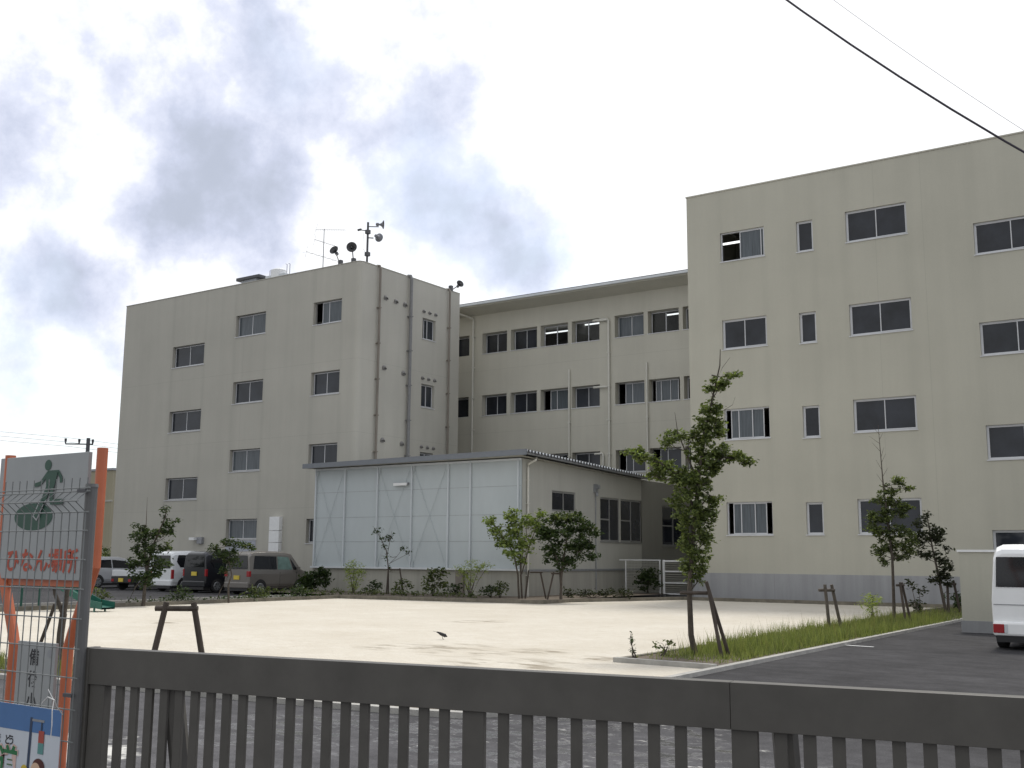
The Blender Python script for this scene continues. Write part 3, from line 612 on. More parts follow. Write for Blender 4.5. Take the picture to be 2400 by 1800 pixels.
t = MB(); t.box(w_, w_ + .10, 5.42, 5.68, 4.30, 4.66); t.box(w_ + .10, w_ + .22, 5.47, 5.63, 4.46, 4.62); t.tube([(w_ + .1, 5.55, 4.3), (w_ + .1, 5.55, 4.15)], .06, 10); t.build('security_light', 'metal_grey', AN)
t = MB(); t.boxP(P, -29.25, -28.50, -.12, -.006, 4.50, 4.58); lf = t.build('strip_light', 'metal_grey', AN)
MB().boxP(P, -29.23, -28.52, -.16, -.121, 4.46, 4.57).build('lamp_cover', 'white', lf)

# ================================================================== roof things on wing A
def horn(name, loc, aim, r, label, mount=True, base=None):
    o = thing(name, loc, label, 'loudspeaker', 'horn loudspeakers on the roof of the left wing')
    d = Vector(aim).normalized(); u = d.cross(Vector((0, 0, 1))).normalized(); v = u.cross(d)
    prof = [(.0, 1.0), (.02, 1.02), (.06, .90), (.14, .62), (.24, .38), (.36, .24), (.46, .18)]
    def ring(t, k, sc=1): return [tuple(d * (-t * r * 2.2) + (u * math.cos(a) + v * math.sin(a)) * k * r * sc) for a in [2 * math.pi * j / 20 for j in range(20)]]
    def lathe(sc, shift=0):
        b_ = MB(); rs = []
        for t, k in prof: rs.append(len(b_.v)); b_.v += ring(t + shift, k, sc)
        for p_, q_ in zip(rs, rs[1:]):
            for j in range(20): b_.f.append((p_ + j, p_ + (j + 1) % 20, q_ + (j + 1) % 20, q_ + j))
        return b_, rs
    bell, _ = lathe(1); bell.build('bell', 'horn', o, smooth=True)
    inner, rs = lathe(.96, .004); inner.f.append(tuple(rs[-1] + j for j in range(20))); inner.build('mouth', 'horn_in', o, smooth=True)
    b_ = MB(); b_.tube([d * (-.02 * r), d * (-.9 * r)], [r * .16, r * .1], 10); b_.build('re_entrant_cone', 'horn_in', o, smooth=True)
    b_ = MB(); b_.tube([d * (-1.0 * r), d * (-1.15 * r), d * (-1.6 * r), d * (-1.75 * r)], [r * .2, r * .38, r * .38, r * .25], 14); b_.build('driver', 'horn', o, smooth=False)
    if mount:
        f = Vector(base) - Vector(loc); b_ = MB(); k = d * (-.9 * r)
        b_.tube([k, k + (f - k) * .5, f], .028, 6); b_.box(f.x - .09, f.x + .09, f.y - .09, f.y + .09, f.z - .02, f.z + .28); b_.tube([k - u * r * .5, k + u * r * .5], .018, 6)
        b_.build('bracket', 'dark_metal', o)
    return o
horn('horn_speaker', (-37.36, 38.6, 16.88), (.22, -1, .40), .235, 'round horn loudspeaker tilted on its bracket, nearest the tv antenna', True, (-36.86, 38.6, 15.98))
horn('horn_speaker', (-36.05, 38.5, 16.80), (.55, -.83, .0), .26, 'round horn loudspeaker facing the camera beside the speaker pole', True, (-36.07, 38.7, 15.98))
horn('horn_speaker', (-34.55, 39.15, 17.86), (.83, .55, -.05), .22, 'horn loudspeaker pointing sideways at the top of the speaker pole', False)
horn('horn_speaker', (-35.0, 39.35, 17.32), (-.2, .95, .0), .22, 'horn loudspeaker facing away halfway up the speaker pole', False)
horn('horn_speaker', (-35.3, 46.5, 16.55), (1.0, -.45, .40), .21, 'lone horn loudspeaker at the far corner of the roof', True, (-35.35, 45.72, 15.98))
sp = thing('speaker_pole', (-35.45, 39.0, 15.6), 'dark steel pole carrying two horn loudspeakers on the roof corner', 'pole')
MB().tube([(0, 0, 0), (0, 0, 2.5)], .055, 10).build('pole', 'dark_metal', sp)
t = MB(); t.tube([(0, 0, 2.28), (.45, .3, 2.27)], .025, 6); t.tube([(0, 0, 2.05), (-.56, .02, 2.21)], .025, 6); t.tube([(-.66, 0, 2.21), (-.46, 0, 2.21)], .06, 8); t.tube([(0, 0, 1.7), (.25, .15, 1.68)], .03, 6)
t.box(-.1, .1, -.1, .1, 1.9, 2.1); t.box(-.09, .12, -.1, .1, .75, .95); t.tube([(-.3, 0, 2.0), (-.3, 0, 1.2), (-.05, 0, .85)], .008, 4); t.build('bracket', 'dark_metal', sp)
an = thing('tv_antenna', (-38.47, 39.0, 15.6), 'thin tv antenna mast with three yagi booms on the left wing roof', 'antenna')
MB().tube([(0, 0, 0), (0, 0, 2.68)], [.026, .02], 8).build('mast', 'metal_grey', an)
def boom(z, d, t0, t1, ne, el, vert=False):
    d = Vector(d).normalized(); e = Vector((0, 0, 1)) if vert else Vector((-d.y, d.x, 0)); t = MB(); t.tube([d * t0 + Vector((0, 0, z)), d * t1 + Vector((0, 0, z))], .013, 5)
    for k in range(ne):
        c = d * (t0 + (t1 - t0) * k / (ne - 1)) + Vector((0, 0, z)); l_ = el * (1 - .35 * k / ne); t.tube([c - e * l_, c + e * l_], .005, 4)
    for s in (-1, 1): t.tube([d * t0 + Vector((0, 0, z)), d * (t0 + .08 * s) + Vector((0, 0, z + .32 * s))], .008, 4)
    t.build('boom', 'metal_grey', an)
boom(2.62, (.826, .563, 0), -.43, 1.1, 14, .12); boom(1.95, (0.05, 1, 0), -.62, 1.0, 12, .12); boom(1.18, (0.05, 1, 0), -1.15, 1.15, 7, .3)
ru = thing('roof_vent_box', (-45.0, 40.3, 15.6), 'flat dark grey ventilation cowl on the left wing roof', 'roof vent')
MB().box(-.6, .6, -.4, .4, 0, 1.1).build('shaft', 'metal_grey', ru); MB().box(-.95, .9, -.5, .9, 1.1, 1.28).build('cowl', 'dark_metal', ru, bevel=.03)
tk = thing('water_tank', (-42.95, 40.2, 15.62), 'small white cylindrical tank with pipes on the left wing roof', 'water tank')
MB().tube([(0, 0, 0), (0, 0, 1.35), (0, 0, 1.42)], [.42, .42, .3], 20).build('tank', 'white', tk); MB().box(-.75, .75, -.3, .3, .8, 1.08).build('housing', 'gutter', tk, bevel=.02)
t = MB()
for x in (-.72, -.62, .6, .82): t.tube([(x, 0, .9), (x, 0, 1.45 if x < 0 else 1.62), (x - .1 * (1 if x > 0 else -1), 0, 1.66 if x > 0 else 1.5)], .02, 6)
t.build('pipework', 'metal_grey', tk)

# ================================================================== white pipe fence and gate by the annex
fn = thing('mesh_fence', (-22.4, 41.5, .12), 'pale thin mesh fence in front of the annex link', 'fence')
t = MB()
for k in range(24): t.tube([(k * .07, 0, .05), (k * .07, 0, 1.35)], .004, 4)
for z in np.arange(.1, 1.35, .12): t.tube([(0, 0, z), (1.62, 0, z)], .004, 4)
t.build('mesh_panel', 'pipe', fn); MB().tube([(-.3, 0, 1.38), (1.66, 0, 1.38)], .025, 8).build('top_rail', 'white', fn)
for x in (0, 1.62): MB().tube([(x, 0, -.12), (x, 0, 1.4)], .03, 8).build('post', 'white', fn)
gt = thing('pipe_gate', (-20.6, 41.5, .02), 'small white pipe gate with horizontal bars beside the right wing', 'gate')
for x in (0, 1.25): MB().tube([(x, 0, 0), (x, 0, 1.5)], .055 if x == 0 else .04, 10).build('post', 'white', gt)
t = MB()
for z, r in ((1.44, .04), (1.02, .03), (.55, .03), (.1, .03)): t.tube([(0, 0, z), (1.25, 0, z)], r, 8)
t.build('bar', 'white', gt)
t = MB()
for z in np.arange(.18, 1.4, .09): t.tube([(.06, 0, z), (1.2, 0, z)], .006, 4)
t.build('mesh_panel', 'pipe', gt)

# ================================================================== low beige wall at the right
lw = thing('low_wall', (-5.61, 26.2, 0), 'beige head-high wall with grey base beside the white van', 'wall')
MB().box(0, 12, 0, .25, .26, 1.78).build('wall_panel', 'low_wall', lw); MB().box(-.02, 12, -.03, .28, 0, .26).build('base', 'low_base', lw); MB().box(-.03, 12, -.04, .29, 1.78, 1.83).build('capping', 'white', lw)

# ================================================================== cars
def wheel(root, x, y, r, side):
    s = side; w = MB(); w.tube([(x, y, r), (x + .17 * s, y, r)], [r, r], 24); w2 = w.build('wheel', 'tyre', root, bevel=.02)
    m = MB(); m.tube([(x + .17 * s, y, r), (x + .18 * s, y, r), (x + .176 * s, y, r)], [r * .66, r * .62, r * .15], 20); rm = m.build('rim', 'rim', w2)
    m = MB()
    for k in range(6):
        a = k * math.pi / 3; c, q = math.cos(a), math.sin(a); m.tube([(x + .182 * s, y + c * r * .3, r + q * r * .3), (x + .182 * s, y + c * r * .52, r + q * r * .52)], r * .06, 5)
    m.build('rim_slot', 'trim', w2)
def car(loc, paint_, label, L_=3.4, Wd=1.475, stations=None, belt=.95, tw=.62, wr=.28, wheels=(.62, 2.85), side=None, rear=None, lamp=None, plate=True, plate_z=.62, group='cars parked nose-in against the left wing', name='parked_car', cat='car', lamps=True, front_glass='car_glass', door_split=1.7, bev=.025):
    """rear at y=0, nose toward +y, right side at +x"""
    o = thing(name, loc, label, cat, group); hw = Wd / 2
    def sec(y, zt, wscale=1.0):
        bw = hw * wscale; z_b = .24; pts = []
        if zt > belt + .12:
            hx = tw / .7375 * hw * wscale; pr = [(bw * .93, z_b), (bw, z_b + .18), (bw, belt - .12), (bw * .985, belt), (hx + (bw - hx) * .25, zt - .16), (hx - .03, zt - .05), (hx - .14, zt)]
        else: pr = [(bw * .93, z_b), (bw, z_b + .18), (bw, z_b + (zt - z_b) * .6), (bw * .985, z_b + (zt - z_b) * .78), (bw * .96, zt - .05), (bw * .92, zt - .02), (bw * .8, zt)]
        return [(-x, y, z) for x, z in pr] + [(x, y, z) for x, z in pr[::-1]]
    b_ = MB(); rings = []
    for y, zt, ws in stations: rings.append(len(b_.v)); b_.v += sec(y, zt, ws)
    n_ = 14
    for p_, q_ in zip(rings, rings[1:]):
        for j in range(n_): b_.f.append((p_ + j, q_ + j, q_ + (j + 1) % n_, p_ + (j + 1) % n_))
    b_.f.append(tuple(rings[0] + j for j in range(n_))); b_.f.append(tuple(rings[-1] + j for j in range(n_))[::-1])
    bo_ = b_.build('body', paint_, o, bevel=bev); bo_.modifiers[0].segments = 3; bo_.modifiers[0].angle_limit = R(22)
    hx = tw / .7375 * hw; H_ = max(s_[1] for s_ in stations)
    def sx(z):   # body half-width at height z in the cabin
        t_ = (z - belt) / (H_ - .16 - belt); return hw * .985 + (hx + (hw - hx) * .25 - hw * .985) * max(0, min(1, t_)) + .006
    for s in (-1, 1):
        for poly, m_ in side:
            g_ = MB(); pts = [(s * sx(z), y, z) for y, z in poly]; g_.quad(*(pts if s > 0 else pts[::-1])); g_.build('side_window', m_, o)
        # wheel arches, door lines, handle, mirror
        a_ = MB()
        for y in wheels:
            a_.quad(*[(s * (hw + .004), y + math.cos(t_) * (wr + .055), max(.22, wr + math.sin(t_) * (wr + .055))) for t_ in [math.pi * k / 14 for k in range(15)]])
        a_.build('wheel_arch', 'trim', o)
        for y in wheels: wheel(o, s * (hw - .155), y, wr, s)
        d_ = MB()
        for y in (door_split, door_split + .95): d_.box(s * (hw + .001) - .002, s * (hw + .001) + .002, y - .006, y + .006, .36, belt - .05)
        d_.box(s * hw - .003, s * hw + .004, wheels[0] + .4, wheels[1] - .4, .30, .315); d_.build('door_seam', 'trim', o)
        MB().box(min(s * (hw + .01), s * (hw + .03)), max(s * (hw + .01), s * (hw + .03)), door_split + .06, door_split + .22, belt - .18, belt - .15).build('door_handle', paint_, o)
        MB().box(min(s * (hw + .02), s * (hw + .2)), max(s * (hw + .02), s * (hw + .2)), stations[-1][0] * .77, stations[-1][0] * .77 + .08, belt, belt + .18).build('mirror', paint_, o, bevel=.02)
    if rear:
        (x_, z0, z1) = rear; g_ = MB(); y0_ = stations[0][0] - .012
        g_.quad((-x_, y0_, z0), (x_, y0_, z0), (x_ * .95, y0_ + .002, z1), (-x_ * .95, y0_ + .002, z1)); g_.build('rear_window', 'car_glass', o)
        MB().tube([(-.05, y0_ - .015, z0 + .03), (.28, y0_ - .015, z0 + .06)], .008, 4).build('wiper', 'trim', o)
    yb_ = stations[0][0]
    MB().box(-hw * .97, hw * .97, yb_ - .07, yb_ + .25, .25, .50).build('bumper', paint_, o, bevel=.04)
    MB().box(-hw * .9, hw * .9, yb_ - .04, 3.0, .14, .25).build('underbody', 'trim', o)
    if plate: MB().box(-.165, .165, yb_ - .035, yb_ - .012, plate_z, plate_z + .165).build('number_plate', 'plate_y' if plate is True else plate, o)
    if lamp:
        for s in (-1, 1):
            x0, x1 = sorted((s * (hw - lamp[2]), s * (hw + .004))); MB().box(x0, x1, yb_ - .02, yb_ + .09, lamp[0], lamp[1]).build('tail_lamp', 'lamp_red', o, bevel=.012)
    return o
KEI = [(.0, 1.60, .985), (.03, 1.66, 1), (.16, 1.735, 1), (1.0, 1.77, 1), (2.0, 1.755, 1), (2.42, 1.69, 1), (2.95, 1.03, 1), (3.28, .93, .97), (3.38, .78, .93)]
SIDE1 = [([(.22, 1.03), (1.52, 1.01), (1.52, 1.55), (.32, 1.57)], 'car_glass'), ([(1.58, 1.01), (2.42, 1.00), (2.20, 1.52), (1.58, 1.55)], 'car_glass_l'), ([(2.47, 1.00), (2.72, .99), (2.30, 1.48)], 'car_glass')]
SIDE2 = [([(.42, 1.05), (1.52, 1.01), (1.52, 1.56), (.34, 1.58), (.24, 1.3)], 'car_glass'), ([(1.58, 1.01), (2.50, 1.00), (2.22, 1.52), (1.58, 1.56)], 'car_glass')]
car((-34.85, 31.0, 0), 'car_bronze', 'bronze grey kei wagon parked beside the annex', stations=KEI, side=SIDE1, rear=(.62, 1.03, 1.58), lamp=(.72, .95, .16), plate_z=.60)
car((-37.50, 31.0, 0), 'car_black', 'black kei wagon with pale handle strip between the bronze and white wagons', stations=KEI, side=SIDE2, rear=(.60, 1.08, 1.58), lamp=(.70, 1.0, .08), plate_z=.72)
car((-39.80, 31.1, 0), 'car_white', 'white kei wagon behind the leafy young tree, left of the black wagon', stations=KEI, side=SIDE2, rear=(.58, 1.0, 1.56), lamp=(.55, .95, .09), plate=False)
SED = [(.0, .95, .97), (.12, 1.08, 1), (.5, 1.34, 1), (1.0, 1.47, 1), (2.0, 1.48, 1), (2.6, 1.35, 1), (3.3, .98, 1), (3.9, .86, .96), (4.05, .7, .9)]
car((-45.95, 30.9, 0), 'car_silver', 'silver white hatchback half hidden by the sign post, leftmost of the parked cars', stations=SED, Wd=1.66, belt=.92, tw=.58, wr=.30, wheels=(.75, 3.3), side=[([(.45, .98), (1.5, .95), (1.5, 1.34), (.85, 1.32)], 'car_glass'), ([(1.56, .95), (2.9, .93), (2.3, 1.28), (1.56, 1.34)], 'car_glass')], lamp=(.72, .9, .2), plate=False)
# kei truck
tr = thing('kei_truck', (-42.45, 31.0, 0), 'small white pickup truck with black bumper and yellow plate, seen from behind', 'truck')
MB().box(-.71, .71, 0, 1.95, .62, .90).build('cargo_bed', 'car_white', tr, bevel=.02); MB().box(-.69, .69, .02, 3.2, .32, .60).build('chassis', 'trim', tr)
b = MB(); i0 = 0
pr = [(2.0, .45), (2.0, 1.60), (2.12, 1.74), (2.75, 1.72), (3.15, 1.05), (3.3, .85), (3.3, .35)]
b.v = [(-.70 if z < 1.2 else -.62, y, z) for y, z in pr] + [(.70 if z < 1.2 else .62, y, z) for y, z in pr]; k = len(pr)
b.f = [tuple(range(k)), tuple(range(2 * k - 1, k - 1, -1))] + [(i, (i + 1) % k, (i + 1) % k + k, i + k) for i in range(k)]
b.build('cab', 'car_white', tr, bevel=.02); MB().box(-.55, .55, 1.98, 1.995, 1.1, 1.58).build('rear_window', 'car_glass', tr)
for s in (-1, 1):
    for y in (.55, 2.75): wheel(tr, s * (.70 - .155), y, .27, s)
    MB().box(*sorted((s * .52, s * .70)), -.03, -.0, .38, .50).build('tail_lamp', 'lamp_red', tr)
MB().box(-.165, .165, -.045, -.02, .37, .535).build('number_plate', 'plate_y', tr); MB().box(-.71, .71, -.02, .0, .36, .60).build('bumper', 'trim', tr)
# white van at the right
VAN = [(.0, 1.72, .965), (.04, 1.80, .985), (.20, 1.885, 1), (1.2, 1.905, 1), (2.5, 1.89, 1), (2.75, 1.82, 1), (3.2, 1.10, 1), (3.36, .9, .95), (3.39, .6, .92)]
vn = car((-3.38, 21.6, 0), 'van_white', 'white van seen from behind, cut by the right edge of the view', stations=VAN, side=SIDE2, rear=(.63, 1.12, 1.66), plate=False, lamp=None, group=None, name='parked_van', cat='van', bev=.055, belt=1.0, tw=.64, wr=.28)
for s in (-1, 1):
    MB().box(*sorted((s * .52, s * .705)), -.085, -.06, .30, .46).build('tail_lamp', 'lamp_red', vn, bevel=.01)
    MB().box(*sorted((s * .46, s * .515)), -.083, -.06, .30, .46).build('reversing_lamp', 'gutter', vn, bevel=.006)
MB().box(-.69, .69, -.012, -.004, .80, .812).build('tailgate_seam', 'metal_grey', vn)

# ================================================================== playground slide
sl = thing('playground_slide', (-27.6, 18.6, .02), 'green playground slide behind the evacuation sign', 'slide')
b = MB(); path = [Vector((1.15, .35, .12)), Vector((.7, .25, .18)), Vector((.1, .05, .45)), Vector((-1.0, -.3, 1.05)), Vector((-1.6, -.5, 1.1))]
for dx0, dx1, h in ((-.24, .24, 0), (-.26, -.24, .14), (.24, .26, .14)):
    for p, q in zip(path, path[1:]):
        n_ = Vector((-(q - p).y, (q - p).x, 0)).normalized(); t0 = Vector((0, 0, h)); th = Vector((0, 0, -.05))
        c = [p + n_ * dx0, p + n_ * dx1, q + n_ * dx1, q + n_ * dx0]
        b.quad(*[v_ + t0 for v_ in c]); b.quad(*[v_ + th for v_ in c[::-1]]); b.quad(c[0] + t0, c[3] + t0, c[3] + th, c[0] + th); b.quad(c[1] + th, c[2] + th, c[2] + t0, c[1] + t0)
b.build('chute', 'slide', sl)
MB().box(-2.5, -1.55, -1.0, 0, 1.02, 1.10).build('platform', 'slide', sl)
for x, y in ((-2.5, -1.0), (-1.6, -1.0), (-2.5, 0), (-1.6, 0)): MB().tube([(x, y, 0), (x, y, 1.75)], .035, 8).build('post', 'slide', sl)
for x, y in ((.95, .05), (.8, .5)): MB().tube([(x, y, 0), (x, y, .15)], .03, 6).build('foot', 'slide', sl)
t = MB()
for z in (1.4, 1.72): t.tube([(-2.5, -1, z), (-1.6, -1, z)], .02, 6); t.tube([(-2.5, -1, z), (-2.5, 0, z)], .02, 6)
t.build('guard_rail', 'slide', sl)

# ================================================================== trees and plants
LAT = Vector((.826, .563, 0)).normalized(); DEP = Vector((-.563, .826, 0)).normalized()
def loc2(u, z, d=0): return LAT * u + DEP * d + Vector((0, 0, z))
def leaves(clumps, n_per_m, size, up=.35, seed=1, droop=0, aspect=.45):
    """clumps: (u, z, ru, rz[, density]) ; leaves gather round many small twig centres inside each ellipsoid"""
    g = np.random.default_rng(seed); C_ = []
    for c in clumps:
        u, z, ru, rz_ = c[:4]; dens = c[4] if len(c) > 4 else 1; rd = (ru + rz_) / 2; nt_ = max(3, int(46 * dens * (ru * rz_) ** .5 * 2))
        n_ = max(10, int(n_per_m * dens * ru * rz_ * 3.14))
        q = g.normal(size=(nt_, 3)); q /= np.linalg.norm(q, axis=1)[:, None]; q *= (g.random(nt_) ** .5)[:, None] * 1.2
        cen = np.outer(q[:, 0] * ru, LAT) + np.outer(q[:, 1] * rd, DEP) + np.outer(q[:, 2] * rz_, (0, 0, 1)) + np.array(loc2(u, z, g.normal() * rd * .3))
        k = g.integers(0, nt_, n_); C_.append(cen[k] + g.normal(size=(n_, 3)) * np.array([.045, .045, .03]) * (size / .08))
    P_ = np.concatenate(C_); n_ = len(P_)
    a = g.normal(size=(n_, 3)); a[:, 2] = a[:, 2] * .5 - droop; a /= np.linalg.norm(a, axis=1)[:, None]
    nn = g.normal(size=(n_, 3)) * .7 + np.array([0, 0, up * 2]); s = np.cross(a, nn); s /= np.linalg.norm(s, axis=1)[:, None] + 1e-9
    l_ = (size * (.6 + .8 * g.random(n_)))[:, None]; w_ = l_ * aspect; nrm = np.cross(s, a)
    V = np.stack([P_ - a * l_ * .5, P_ + s * w_ * .5 + nrm * l_ * .08, P_ + a * l_ * .5 - nrm * l_ * .1, P_ - s * w_ * .5 + nrm * l_ * .08], 1).reshape(-1, 3)
    return V, n_
def quad_mesh(name, V, n_, m, parent, k=4):
    me = bpy.data.meshes.new(name); me.vertices.add(n_ * k); me.vertices.foreach_set('co', V.astype(np.float32).ravel()); me.loops.add(n_ * k); me.loops.foreach_set('vertex_index', np.arange(n_ * k, dtype=np.int32))
    me.polygons.add(n_); me.polygons.foreach_set('loop_start', np.arange(0, n_ * k, k, dtype=np.int32)); me.polygons.foreach_set('loop_total', np.full(n_, k, dtype=np.int32)); me.update(calc_edges=True)
    me.materials.append(MT[m]); o = bpy.data.objects.new(name, me); COL.objects.link(o)
    if parent: o.parent = parent
    return o
def tree(name, base, label, cat, limbs, clumps, dens, size, leafm, seed=1, DM=4.4, group=None, twigs=True, extra=None, up=.35, droop=0, aspect=.52, bark='bark'):
    o = thing(name, base, label, cat, group); b_ = MB(); g = random.Random(seed)
    for pts, r0, r1 in limbs:
        n_ = len(pts); pp = [loc2(*(p if len(p) == 3 else (*p, 0))) for p in pts]
        b_.tube(pp, [r0 + (r1 - r0) * i / (n_ - 1) for i in range(n_)], 8)
    if twigs and limbs:
        allp = [loc2(*(p if len(p) == 3 else (*p, 0))) for pts, *_ in limbs for p in pts[1:]]
        for c in clumps:
            cen = loc2(c[0], c[1]); near = min(allp, key=lambda q: (q - cen).length + max(0, q.z - cen.z) * 2)
            mid = (near + cen) / 2 + Vector((g.uniform(-.05, .05), g.uniform(-.05, .05), -.03)); b_.tube([near, mid, cen], [.012, .008, .004], 5, False)
            for k in range(4):
                e = cen + Vector((g.uniform(-1, 1) * c[2], g.uniform(-1, 1) * c[2], g.uniform(-.6, 1) * c[3])) * .8; b_.tube([cen, (cen + e) / 2 + Vector((0, 0, .02)), e], [.005, .004, .002], 4, False)
    b_.build('trunk', bark, o)
    V, n_ = leaves(clumps, dens * DM, size, up, seed, droop, aspect); quad_mesh('crown', V, n_, leafm, o)
    if extra: V, n_ = leaves(extra[0], extra[1] * DM * .8, size, up, seed + 50, droop, aspect); quad_mesh('second_tone_leaves', V, n_, extra[2], o)  # second leaf tone; on the main tree it paints the crown's light side
    return o
def conv(lst, cx, cy, s): return [((x - cx) / s, (cy - y) / s, a / s, b_ / s, *r) for (x, y, a, b_, *r) in lst]
def cpts(lst, cx, cy, s): return [((x - cx) / s, (cy - y) / s) for x, y in lst]
# main young tree in the bed
K = (470, 1545, 297)
CL = [(690, 178, 28, 18), (630, 228, 45, 28), (578, 248, 22, 22), (592, 332, 42, 28), (570, 390, 45, 40), (600, 440, 45, 48), (545, 470, 42, 38), (400, 482, 42, 26), (372, 520, 32, 22), (200, 572, 45, 24), (255, 592, 40, 24),
      (330, 640, 55, 32), (300, 690, 34, 22), (385, 690, 50, 34), (490, 500, 32, 28), (530, 560, 66, 48), (640, 560, 58, 32), (700, 590, 48, 28), (750, 612, 30, 22), (600, 630, 58, 40), (520, 650, 66, 48), (440, 722, 58, 42),
      (520, 740, 62, 48), (590, 790, 32, 22), (420, 800, 42, 40), (500, 830, 66, 48), (572, 850, 32, 38), (460, 900, 56, 48), (530, 920, 46, 48), (480, 980, 56, 48), (550, 990, 30, 28), (440, 1040, 36, 36), (500, 1070, 52, 46), (460, 1130, 46, 40), (522, 1130, 30, 26), (488, 1178, 42, 20)]
limbs = [(cpts([(482, 1552), (462, 1450), (458, 1250), (475, 1050), (495, 850), (520, 650), (560, 430), (590, 300), (632, 130), (636, 48)], *K), .055, .006),
         (cpts([(495, 860), (430, 700), (330, 620), (200, 565)], *K), .022, .005), (cpts([(505, 700), (450, 560), (415, 470), (402, 368)], *K), .018, .003), (cpts([(520, 680), (640, 590), (755, 610)], *K), .02, .005),
         (cpts([(612, 210), (645, 140), (685, 88)], *K), .006, .002), (cpts([(600, 260), (590, 180)], *K), .004, .002), (cpts([(640, 360), (690, 330), (705, 290)], *K), .004, .002), (cpts([(500, 850), (570, 780), (600, 790)], *K), .014, .005)]
CL = [(x, y, a * 1.22, b_ * 1.12) for x, y, a, b_ in CL]
tree('young_tree', (-7.69, 16.5, .05), 'tall slim leafy young tree at the near end of the grass bed', 'tree', limbs, conv(CL, *K), 1000, .068, 'leaf', 3,
     extra=(conv([(690, 176, 28, 16), (400, 480, 42, 24), (205, 572, 45, 22), (330, 640, 55, 30), (600, 560, 60, 25), (700, 590, 45, 24), (630, 226, 40, 22), (570, 370, 30, 25), (470, 690, 60, 30), (560, 620, 60, 30)], *K), 330, 'leaf_lime'))
# tree 3 with bare leader
K = (390, 1300, 254)
CL = [(455, 415, 30, 32), (505, 460, 30, 13), (400, 472, 48, 32), (330, 540, 42, 32), (425, 560, 76, 46), (480, 600, 46, 36), (290, 640, 44, 32), (400, 650, 84, 46), (280, 700, 34, 22), (340, 740, 66, 46), (470, 740, 66, 46), (310, 860, 38, 36), (400, 820, 84, 46), (480, 860, 56, 36), (520, 790, 36, 36), (340, 920, 34, 20), (440, 890, 46, 18)]
lead = [(cpts([(388, 1305), (392, 1100), (395, 900), (375, 650), (360, 450), (352, 250), (345, 60)], *K), .045, .004)]
for (x, y, q, w_) in ((352, 120, 310, 70), (352, 180, 285, 130), (353, 230, 300, 170), (355, 300, 385, 240), (358, 350, 320, 280), (357, 390, 395, 330), (360, 430, 320, 370), (355, 260, 375, 200), (350, 150, 372, 110)): lead.append((cpts([(x, y), (q, w_)], *K), .006, .002))
tree('young_tree', (-7.48, 27.6, .05), 'green young tree with a tall bare leader, halfway along the grass bed', 'tree', lead, conv(CL, *K), 760, .078, 'leaf_mid', 5,
     extra=(conv([(460, 412, 34, 30), (510, 460, 34, 12), (290, 635, 40, 25), (290, 720, 50, 30), (400, 480, 40, 20)], *K), 420, 'leaf'))
K = (735, 1215, 214.5)
CL = [(645, 600, 20, 15), (610, 652, 46, 28), (680, 700, 50, 30), (600, 722, 46, 30), (590, 780, 46, 30), (700, 762, 52, 30), (750, 812, 24, 16), (600, 850, 38, 22), (672, 850, 46, 26), (740, 890, 38, 26), (762, 930, 32, 26), (720, 960, 46, 32), (700, 1008, 46, 26), (762, 1030, 22, 16), (662, 1000, 18, 18)]
tree('young_tree', (-7.62, 33.6, .05), 'dark sparse young tree at the far end of the grass bed', 'tree', [(cpts([(735, 1220), (715, 1100), (700, 1000), (685, 900), (668, 800), (655, 680), (645, 590)], *K), .05, .01), (cpts([(690, 930), (740, 900), (765, 880)], *K), .02, .006)],
     conv(CL, *K), 430, .10, 'leaf_olive', 8)
# stakes: posts given as (u,z,d) pairs
def stake(base, posts_, bars, label, m='wood', r=.032, group='brown wooden tree stakes'):
    o = thing('tree_stake', base, label, 'tree stake', group)
    for p, q in posts_: MB().tube([loc2(*p), loc2(*q)], [r, r * .95], 8).build('post', m, o)
    for p, q in bars: MB().tube([loc2(*p), loc2(*q)], r * .9, 8).build('crossbar', m, o)
    return o
K = (470, 1545, 297)
stake((-7.4, 16.2, .05), [((.30, -.03, -.12), (.13, 1.06, .0)), ((.48, 0, .25), (.10, 1.18, .03)), ((-.28, 0, .3), (-.30 + .28, 1.06, .08))][:2], [((-.32, 1.0, .05), (.16, 1.0, .05))], 'two leaning brown posts with a crossbar holding the tall slim tree')
stake((-7.78, 23.77, .05), [((-.05, 0, 0), (-.12, 1.0, .0)), ((.24, 0, .1), (.04, 1.0, .05))], [((-.26, .88, 0), (.10, .88, .03))], 'empty two-post stake standing in the grass without a tree', 'wood2', .038)
stake((-7.3, 27.5, .05), [((.08, 0, -.1), (.02, 1.0, 0)), ((.30, .0, .15), (.07, 1.0, .02))], [((-.08, .93, 0), (.12, .93, 0))], 'tripod stake at the tree with a bare leader', 'wood')
stake((-7.5, 33.8, .05), [((-.15, 0, -.1), (-.10, .9, 0)), ((.28, 0, .1), (.08, .95, 0))], [((-.2, .85, 0), (.15, .85, 0))], 'short stake at the dark far tree', 'wood', .04)
stake((-11.6, 9.4, .04), [((-.36, 0, -.05), (-.19, .95, 0)), ((.35, 0, .05), (.16, .95, 0))], [((-.33, .87, 0), (.22, .87, 0))], 'empty two-post stake with crossbar just behind the gate', 'wood', .04)
